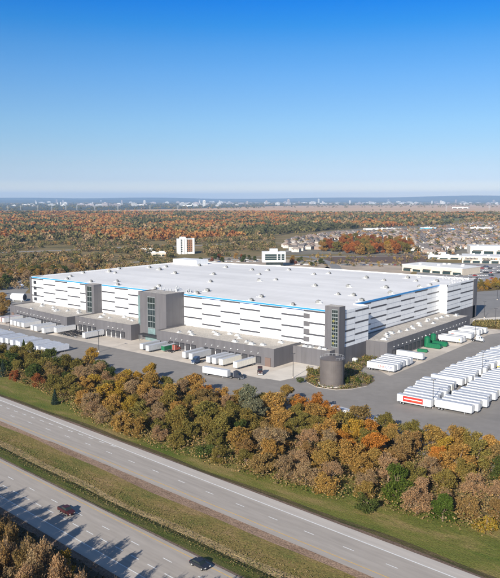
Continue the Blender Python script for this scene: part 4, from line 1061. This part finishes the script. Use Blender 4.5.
TCOL = {'ochre': (.41, .25, .07), 'olive': (.245, .195, .052), 'deep green': (.09, .115, .03), 'pinkish': (.42, .275, .14), 'orange': (.47, .20, .04),
        'golden': (.44, .28, .045), 'russet': (.32, .11, .04), 'grey green': (.20, .20, .12), 'brown': (.31, .20, .075), 'bright green': (.09, .125, .022), 'spruce': (.045, .07, .05)}
TREES = 0
def tree(kd, a, b, hgt, cname, where, group, z=0, wide=1.0, vary=.14):
    global TREES; TREES += 1
    tm, cm = random.choice(TREEM[kd]); r = empty(NAMEK[kd], (a, b, z), random.uniform(0, 6.28))
    base = {'shrub': 5.4}.get(kd, 9.5); s = hgt / base; r.scale = (s * wide, s * wide, s)
    t = bpy.data.objects.new('trunk', tm); COL.objects.link(t); t.parent = r
    c = bpy.data.objects.new('crown', cm); COL.objects.link(c); c.parent = r
    v = random.uniform(1 - vary, 1 + vary); col = TCOL[cname]; c.color = (col[0] * v * random.uniform(.93, 1.08), col[1] * v, col[2] * v, 1)
    kn = {'full': 'rounded tree', 'tall': 'narrow tree', 'twiggy': 'twiggy tree', 'shrub': 'low shrub', 'conifer': 'pointed conifer'}[kd]
    if kd == 'conifer' : cname = 'spruce'
    tag(r, None, 'shrub' if kd == 'shrub' else 'tree', group)
    later(r, '%s %s %s' % ({'deep green': 'green'}.get(cname, cname), kn, where)); return r
random.seed(11)
# the belt between the highway and the yard
FRONT = [(-20, 372), (0, 376), (30, 386), (60, 400), (80, 417), (105, 430), (150, 447), (200, 462), (250, 480), (300, 492), (340, 501), (380, 509), (420, 519), (460, 530), (500, 540), (530, 548)]
front = [px(*p) for p in FRONT]
back = [(-420, 205), (-336, 206), (-300, 203), (-268, 203), (-238, 216), (-200, 217), (-176, 218), (-150, 222), (-120, 222), (-95, 222), (-70, 228), (-40, 236), (-20, 236)]
fx, fy = zip(*sorted(front)); bx_, by_ = zip(*back)
def belt(a): return float(np.interp(a, fx, fy)), float(np.interp(a, bx_, by_))
spots = []
def far_enough(a, b, d): return all((a - p[0]) ** 2 + (b - p[1]) ** 2 > d * d for p in spots)
def zone_of(a, b):
    X, Y = topx(a, b, 4); f0, f1 = belt(a); t = (b - f0) / max(1, f1 - f0)
    row = 'grassy front' if t < .22 else ('middle' if t < .72 else 'yard side')
    z = 'left end' if X < 70 else ('left half' if X < 200 else ('middle' if X < 320 else 'right half'))
    if X > 420: z = 'right end'
    return X, t, 'on the %s of the belt, %s' % (row, z)
GB = 'trees of the belt beside the highway'
special = [  # photo x, y of crown middle, height, kind, colour
    (355, 428, 10, 'full', 'golden'), (371, 431, 9, 'tall', 'orange'), (343, 438, 8, 'full', 'orange'), (318, 402, 10, 'full', 'orange'), (300, 403, 9, 'full', 'orange'), (333, 412, 9, 'full', 'orange'),
    (287, 392, 9, 'full', 'ochre'), (248, 398, 12, 'tall', 'grey green'), (256, 408, 11, 'full', 'grey green'), (206, 392, 9, 'full', 'orange'), (222, 394, 9, 'full', 'ochre'), (196, 392, 9, 'full', 'ochre'),
    (397, 478, 10, 'tall', 'bright green'), (396, 492, 7, 'shrub', 'bright green'), (443, 506, 8, 'full', 'bright green'), (487, 521, 5, 'shrub', 'golden'), (445, 448, 9, 'full', 'golden'), (438, 455, 8, 'full', 'orange'), (433, 462, 7, 'full', 'orange'),
    (455, 437, 12, 'full', 'ochre'), (470, 440, 11, 'full', 'olive'), (55, 396, 7, 'conifer', 'spruce'), (3, 368, 8, 'conifer', 'spruce'), (40, 356, 10, 'full', 'olive'), (60, 362, 10, 'full', 'deep green'), (76, 366, 10, 'full', 'olive'), (88, 362, 10, 'full', 'ochre'), (28, 350, 11, 'full', 'olive'), (50, 356, 11, 'full', 'deep green'), (66, 361, 11, 'full', 'olive'), (14, 352, 9, 'full', 'deep green'), (2, 350, 9, 'full', 'olive'), (100, 366, 9, 'full', 'deep green'), (24, 347, 9, 'conifer', 'deep green'), (127, 376, 9, 'full', 'golden'), (138, 377, 8, 'full', 'golden'),
    (150, 370, 9, 'full', 'golden'), (93, 352, 8, 'full', 'golden'), (110, 374, 9, 'full', 'deep green'), (120, 396, 9, 'full', 'golden'), (130, 404, 9, 'full', 'golden'), (15, 374, 6, 'full', 'russet'), (500, 470, 9, 'tall', 'deep green'),
    (412, 440, 10, 'full', 'brown'), (395, 438, 9, 'full', 'ochre'), (205, 450, 5, 'shrub', 'deep green'), (367, 503, 5, 'shrub', 'deep green'), (478, 452, 10, 'full', 'olive'), (492, 446, 10, 'full', 'ochre'), (240, 430, 8, 'tall', 'deep green')]
for (X, Y, hgt, kd, cn) in special:
    a, b = px(X, Y, hgt * .55); spots.append((a, b)); _, t, w = zone_of(a, b)
    tree(kd, a, b, hgt, cn, w, GB)
random.seed(12); tries = 0
while len(spots) < 262 and tries < 30000:
    tries += 1; a = random.uniform(-345, -22); f0, f1 = belt(a)
    b = f0 + random.random() * (f1 - f0); b += 2.0
    if not far_enough(a, b, 7.0): continue
    X, t, w = zone_of(a, b); Y = topx(a, b, 4)[1]
    if X < -12 or X > 515: continue
    spots.append((a, b)); u = random.random()
    if X < 75: opts = [('full', 'deep green', 5), ('full', 'olive', 5), ('full', 'ochre', 1.5), ('twiggy', 'brown', 1), ('tall', 'olive', 2), ('full', 'russet', .6)]
    elif X < 115: opts = [('twiggy', 'pinkish', 6), ('full', 'ochre', 3), ('full', 'golden', 1), ('full', 'olive', 2)]
    elif X < 165: opts = [('full', 'ochre', 3.5), ('full', 'golden', 1.6), ('full', 'olive', 4), ('twiggy', 'pinkish', 1.5), ('full', 'deep green', .8)]
    elif X < 255: opts = [('full', 'olive', 6.5), ('full', 'ochre', 3.0), ('full', 'brown', 1.2), ('twiggy', 'pinkish', 1.5), ('tall', 'olive', 1)]
    elif X < 345: opts = [('twiggy', 'pinkish', 4.5), ('full', 'ochre', 4), ('full', 'brown', 1.5), ('full', 'orange', .5)] if t < .6 else [('full', 'olive', 3), ('full', 'ochre', 3), ('full', 'orange', 1.2), ('full', 'deep green', 1)]
    else: opts = [('twiggy', 'pinkish', 3.5), ('full', 'ochre', 3.5), ('full', 'olive', 2), ('full', 'brown', 1.5)] if t < .5 else [('full', 'olive', 2.4), ('full', 'ochre', 3), ('full', 'orange', .8), ('full', 'brown', 2)]
    kd, cn, _ = random.choices(opts, [o_[2] for o_ in opts])[0]
    hgt = random.uniform(7.5, 11.0) if t > .2 else random.uniform(6, 9)
    tree(kd, a, b, hgt, cn, w, GB, wide=random.uniform(.98, 1.28))
print('belt trees', len(spots))
# bottom-left clump: its shadows fall across the lower highway
random.seed(5)
cl = []; ct = 0
while len(cl) < 125 and ct < 9000:
    ct += 1; hgt = random.uniform(12.5, 16)
    if random.random() < .55: Xt = random.uniform(-120, 92); Yt = 512 + Xt * (.74 if Xt > 0 else .5) + random.random() ** 1.5 * 75
    else: Xt = random.uniform(92, 260); Yt = 583 + random.random() * 26
    a, b = px(Xt, Yt, hgt * .92)
    if any((a - p[0]) ** 2 + (b - p[1]) ** 2 < 13 for p in cl): continue
    cl.append((a, b)); cn = random.choices(['pinkish', 'ochre', 'brown'], [5, .5, 3])[0]
    tree('twiggy' if random.random() < .9 else 'full', a, b, hgt, cn, 'by the lower highway', 'trees below the lower highway', z=.2, wide=.45)
a, b = px(62, 562, 5); tree('full', a, b, 8, 'golden', 'in the bottom left corner by the highway', 'trees below the lower highway', z=.3, wide=.8)

# ---- continuous undergrowth
def scatter_leaves(name, pts, zr, size, pal, label, cat='undergrowth', bias=.4):
    P_ = np.array(pts); n = len(P_); z = RNG.uniform(zr[0], zr[1], n); pos = np.column_stack([P_, z]); sz = RNG.uniform(size[0], size[1], n)
    pal = np.array(pal); c = pal[RNG.integers(0, len(pal), n)] * RNG.uniform(.65, 1.35, n)[:, None]
    o = bpy.data.objects.new(name, quads_mesh(name, pos, sz, bias, c, M_LEAFF)); COL.objects.link(o); tag(o, label, cat, kind='stuff'); return o
from mathutils import noise as mn
AUT = [(.32, .20, .07), (.20, .16, .055), (.26, .17, .08), (.12, .12, .035), (.32, .22, .11)]
pts = []
for i in range(120000):
    a = random.uniform(-350, -20); f0, f1 = belt(a); b = f0 - 2.0 * random.random() ** 2 + random.random() * (f1 - f0 + 1.5); pts.append((a, b))
pts = [p for p in pts if mn.noise(Vector((p[0] * .22, p[1] * .22, 0))) > -.25]
scatter_leaves('undergrowth', pts, (.05, 3.4), (.22, .5), AUT, 'brown and olive brush filling the ground between the belt trees')
pts = []
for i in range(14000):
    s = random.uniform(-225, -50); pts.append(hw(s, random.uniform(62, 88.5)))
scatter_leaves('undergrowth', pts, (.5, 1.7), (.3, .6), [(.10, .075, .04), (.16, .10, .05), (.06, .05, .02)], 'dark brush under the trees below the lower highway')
# grass tufts on verge and median
pts = []
for i in range(26000):
    s = random.uniform(-330, 40); c = random.uniform(147.5, 163)
    pts.append(hw(s, c))
scatter_leaves('grass', pts, (.02, .3), (.12, .3), [(.09, .12, .025), (.14, .15, .04), (.21, .17, .075), (.13, .12, .04)], 'short green and straw grass on the verge above the highway', 'grass')
pts = []
for i in range(26000):
    s = random.uniform(-260, 10); pts.append(hw(s, random.uniform(110.2, 127)))
scatter_leaves('grass', pts, (.3, .75), (.12, .3), [(.09, .11, .03), (.16, .13, .05), (.23, .175, .09), (.18, .14, .06)], 'short dry grass covering the median between the carriageways', 'grass')
# island planting
pts = []
ring = [(a, b) for a, b in isl]
while len(pts) < 9000:
    a = random.uniform(-200, -150); b = random.uniform(260, 345)
    if inpoly(a, b, ring) and math.hypot(a - sil.location.x, b - sil.location.y) > 7 and math.sin(a * .55) * math.sin(b * .6 + a * .2) > -.35: pts.append((a, b))
scatter_leaves('island_planting', pts, (.15, 1.6), (.25, .5), [(.10, .13, .03), (.24, .17, .06), (.16, .15, .05), (.05, .07, .02), (.30, .20, .09)], 'mixed green and straw planting around the dark tank', 'planting')
for i, (X, Y) in enumerate(((311, 379), (316, 375), (322, 384), (345, 384), (352, 381), (366, 380), (358, 383), (368, 360), (374, 357), (300, 383), (310, 372))):
    a, b = px(X, Y); tree('shrub', a, b, random.uniform(2, 3.2), random.choice(['olive', 'ochre', 'bright green']), 'on the planted island by the dark tank', 'shrubs of the tank island')
pts = []
vq = [px(*p) for p in [(470, 326.5), (540, 331.5), (540, 320), (475, 321.5)]]
xs_ = [p[0] for p in vq]; ys_ = [p[1] for p in vq]
while len(pts) < 8000:
    a = random.uniform(min(xs_), max(xs_)); b = random.uniform(min(ys_), max(ys_))
    if inpoly(a, b, vq): pts.append((a, b))
scatter_leaves('verge_planting', pts, (.15, 1.5), (.4, .8), [(.26, .19, .08), (.18, .15, .06), (.10, .10, .035)], 'straw coloured planting strip right of the warehouse', 'planting')

# ---- mid distance individual trees : orange grove, left edge trees
random.seed(31)
def scatter_trees(n, region, dmin, hr, opts, where, group, wide=1.3):
    xs = [p[0] for p in region]; ys = [p[1] for p in region]; S_ = []; t = 0
    while len(S_) < n and t < 20000:
        t += 1; X = random.uniform(min(xs), max(xs)); Y = random.uniform(min(ys), max(ys))
        if not inpoly(X, Y, region): continue
        a, b = px(X, Y)
        if any((a - p[0]) ** 2 + (b - p[1]) ** 2 < dmin ** 2 for p in S_): continue
        S_.append((a, b)); kd, cn, _ = random.choices(opts, [o_[2] for o_ in opts])[0]
        tree(kd, a, b, random.uniform(*hr), cn, where, group, wide=wide)
TCOL['deep orange'] = (.44, .165, .045)
scatter_trees(95, [(322, 249), (330, 242), (352, 239.5), (400, 241), (412, 247), (412, 253.8), (360, 254.8), (322, 253)], 11, (13, 19), [('full', 'deep orange', 4), ('full', 'russet', .7), ('full', 'ochre', 3), ('full', 'olive', 2), ('full', 'golden', .5)], 'in the orange grove beyond the brown field', 'trees of the orange grove', 1.0)
scatter_trees(75, [(-6, 300), (-6, 274), (40, 271), (100, 266), (105, 269), (60, 277), (36, 281), (20, 280), (0, 288)], 6.5, (8, 13), [('full', 'olive', 3), ('full', 'brown', 3), ('full', 'ochre', 3), ('full', 'deep green', 1.6), ('twiggy', 'pinkish', 2)], 'in the wood left of the warehouse', 'trees left of the warehouse', 1.1)
scatter_trees(10, [(-6, 320), (0, 298), (8, 301), (9, 309), (4, 318)], 5, (5, 8), [('full', 'ochre', 3), ('full', 'brown', 3)], 'beside the side road at the left edge', 'trees by the side road', 1.1)
scatter_trees(20, [(476, 291), (478, 285), (502, 282), (502, 290)], 6, (4, 8), [('full', 'golden', 2), ('full', 'ochre', 3), ('full', 'olive', 2)], 'on the strip before the shopping car park', 'trees by the car park', 1.0)
scatter_trees(14, [(200, 263), (204, 257), (258, 258), (256, 262)], 9, (6, 9), [('full', 'russet', 1), ('full', 'ochre', 2), ('full', 'deep green', 2)], 'left of the white office', 'trees by the office', 1.0)
scatter_trees(10, [(288, 266), (290, 260), (322, 262), (322, 266)], 9, (5, 9), [('full', 'russet', 1), ('full', 'deep green', 3), ('full', 'ochre', 1)], 'right of the white office', 'trees by the office', 1.0)
print('trees', TREES)

# ---- far woods as one mass
BLOB = {}
def far_woods(name, region_fn, n, label, pal_fn, ybounds, hbase=11, per_near=46):
    """n trees: each a tuft cluster; spread evenly over ground, few faces when far"""
    P_, S_, C_ = [], [], []
    (ya, yb) = ybounds; cnt = 0; da = 85 * 704 / (yb - 200); db = 85 * 704 / (ya - 200)
    while cnt < n:
        D_ = math.sqrt(random.uniform(da * da, db * db)); Y = 200 + 85 * 704 / D_; X = random.uniform(-12, 512)
        if not region_fn(X, Y): cnt += .25; continue
        cnt += 1; a, b = px(X, Y); col = np.array(pal_fn(X, Y, a, b)); hgt = hbase * random.uniform(.7, 1.3); k = int(max(9, per_near * (1000 / D_) ** 1.1)); R = hgt * .45 * (1 + D_ / 9000)
        d = RNG.normal(size=(k, 3)); d /= np.linalg.norm(d, axis=1)[:, None]; d *= (RNG.random(k) ** .35)[:, None] * RNG.uniform(.75, 1.15, (k, 1))
        d[:, 0] *= R; d[:, 1] *= R; d[:, 2] = d[:, 2] * hgt * .42 + hgt * .5
        P_.append(d + np.array([a, b, 0])); S_.append(np.full(k, R * 2.4 / math.sqrt(k)) * RNG.uniform(.8, 1.4, k)); C_.append(col[None, :] * RNG.uniform(.84, 1.16, (k, 1)))
    P_ = np.concatenate(P_); S_ = np.concatenate(S_); C_ = np.concatenate(C_); print(name, len(P_))
    o = bpy.data.objects.new(name, quads_mesh(name, P_, S_, .5, C_, M_LEAFF)); COL.objects.link(o); tag(o, label, 'woodland', kind='stuff')
from mathutils import noise as mn
PO = [(.33, .13, .045), (.34, .16, .055), (.33, .20, .07)]; PG = [(.17, .145, .055), (.20, .16, .065), (.14, .13, .05)]; PD = [(.09, .09, .038), (.11, .10, .045)]; PB = [(.26, .18, .09), (.32, .22, .12)]
def pal(X, Y, a, b):
    v = 1.15 * mn.noise(Vector((a * .004, b * .004, 0))) + .3 * mn.noise(Vector((a * .03, b * .03, 3)))
    red = .30 if Y < 238 else .16
    if 0 < X < 340 and 208 < Y < 222: red += .12
    if X > 290: red -= .18
    v += random.uniform(-.13, .13)
    if v > .36 - red: return random.choice(PO)
    if v > .02: return random.choice(PG + PB)
    if v > -.22: return random.choice(PG + PG + PB)
    return random.choice(PD)
LOWB = interp([(0, 245), (60, 243), (130, 242), (200, 240), (262, 237), (300, 234), (330, 230), (420, 226), (500, 221)])
def regA(X, Y):
    if Y < 213.0 + (1.0 if X > 290 else 0): return False
    if 330 < X < 470 and 218.5 < Y < 223.5 and random.random() < .85: return False
    return Y < LOWB(X)
random.seed(41)
far_woods('far_woods', regA, 15000, 'autumn wood of orange, olive and dark crowns stretching to the plain', pal, (212.6, 246), 15)
def palB(X, Y, a, b):
    return random.choice(PB + PG + PB + PG + PD + PO[2:])
def regB(X, Y):
    if Y < LOWB(X): return False
    if 275 < X < 520: return False
    if abs(Y - np.interp(X, [0, 60, 130, 180, 240, 300], [252.5, 250.5, 247, 246.5, 243, 243])) < 1.2: return False
    if abs(Y - np.interp(X, [0, 40, 110, 180, 260], [269.5, 268.5, 264, 259, 257])) < 1.0: return False
    if 174 < X < 204 and Y > 246: return False
    if 196 < X and Y > 256.5: return False
    a, b = px(X, Y)
    if a > -500 and b < 510: return False
    return mn.noise(Vector((a * .012, b * .012, 5))) > -.10 - .22 * (Y > 258) * (X < 110)
far_woods('scrub_wood', regB, 3600, 'brown and olive scrub trees between the roads behind the warehouse', palB, (236, 290), 7.5, 60)
def regC(X, Y):
    if Y < 206: return random.random() < .9 and Y > 202.3
    if X > 260: return abs(Y - 212 - math.sin(X * .03)) < .5 and random.random() < .4 or abs(Y - 207.4) < .25
    return Y < 210.3 - max(0, X - 120) * .012
def palC(X, Y, a, b): return random.choice(PG + PD + PB[:1])
far_woods('horizon_woods', regC, 9000, 'dark hazy tree mass between the far city buildings', palC, (202.4, 213), 13, 10)
def regD(X, Y):
    return 284 < X and 221 < Y < 258 and inpoly(X, Y, SUB) and random.random() < .5
far_woods('suburb_trees', regD, 2600, 'small brown and green street trees between the suburban houses', lambda X, Y, a, b: random.choice(PB + PG + PO[1:] + PD), (221, 258), 9, 34)
def regE(X, Y):
    return 404 < X < 502 and 224 < Y < 262 and not inpoly(X, Y, SUB) and random.random() < .4 and not (X > 455 and Y > 246)
far_woods('street_scrub', regE, 900, 'scrub and young trees along the shopping street', lambda X, Y, a, b: random.choice(PB + PG + PO[1:]), (224, 262), 6, 26)

def regF(X, Y): return 300 < X < 436 and 253.5 < Y < 267 and random.random() < (.5 if X > 412 or Y > 260 else .3)
far_woods('field_scrub', regF, 420, 'low golden and brown scrub around the brown field and dirt site', lambda X, Y, a, b: random.choice(PB + PB + [(.40, .26, .06)] + PG), (253.5, 267), 4.2, 40)
finish_labels()
for t in LBL:
    if len(t[0]['label'].replace(',', ' ').split()) > 16: print('LONG', t[0].name, t[0]['label'])

# ------------------------------------------------------------------ air
HB = 34500.0
hz = MB().box(-HB, HB, -HB, HB, -1.1, 460, M_WHITE); hm = bpy.data.materials.new('haze_air'); hm.use_nodes = True; n = hm.node_tree; n.nodes.clear()
ho = n.nodes.new('ShaderNodeOutputMaterial'); pv = n.nodes.new('ShaderNodeVolumePrincipled'); pv.inputs['Color'].default_value = (.45, .68, 1, 1); pv.inputs['Density'].default_value = 4.2e-5; pv.inputs['Anisotropy'].default_value = .0
n.links.new(pv.outputs[0], ho.inputs['Volume'])
hz.mats = [hm]; h_ = hz.build('haze'); h_['kind'] = 'stuff'; h_['label'] = 'thin pale blue haze over the whole plain'
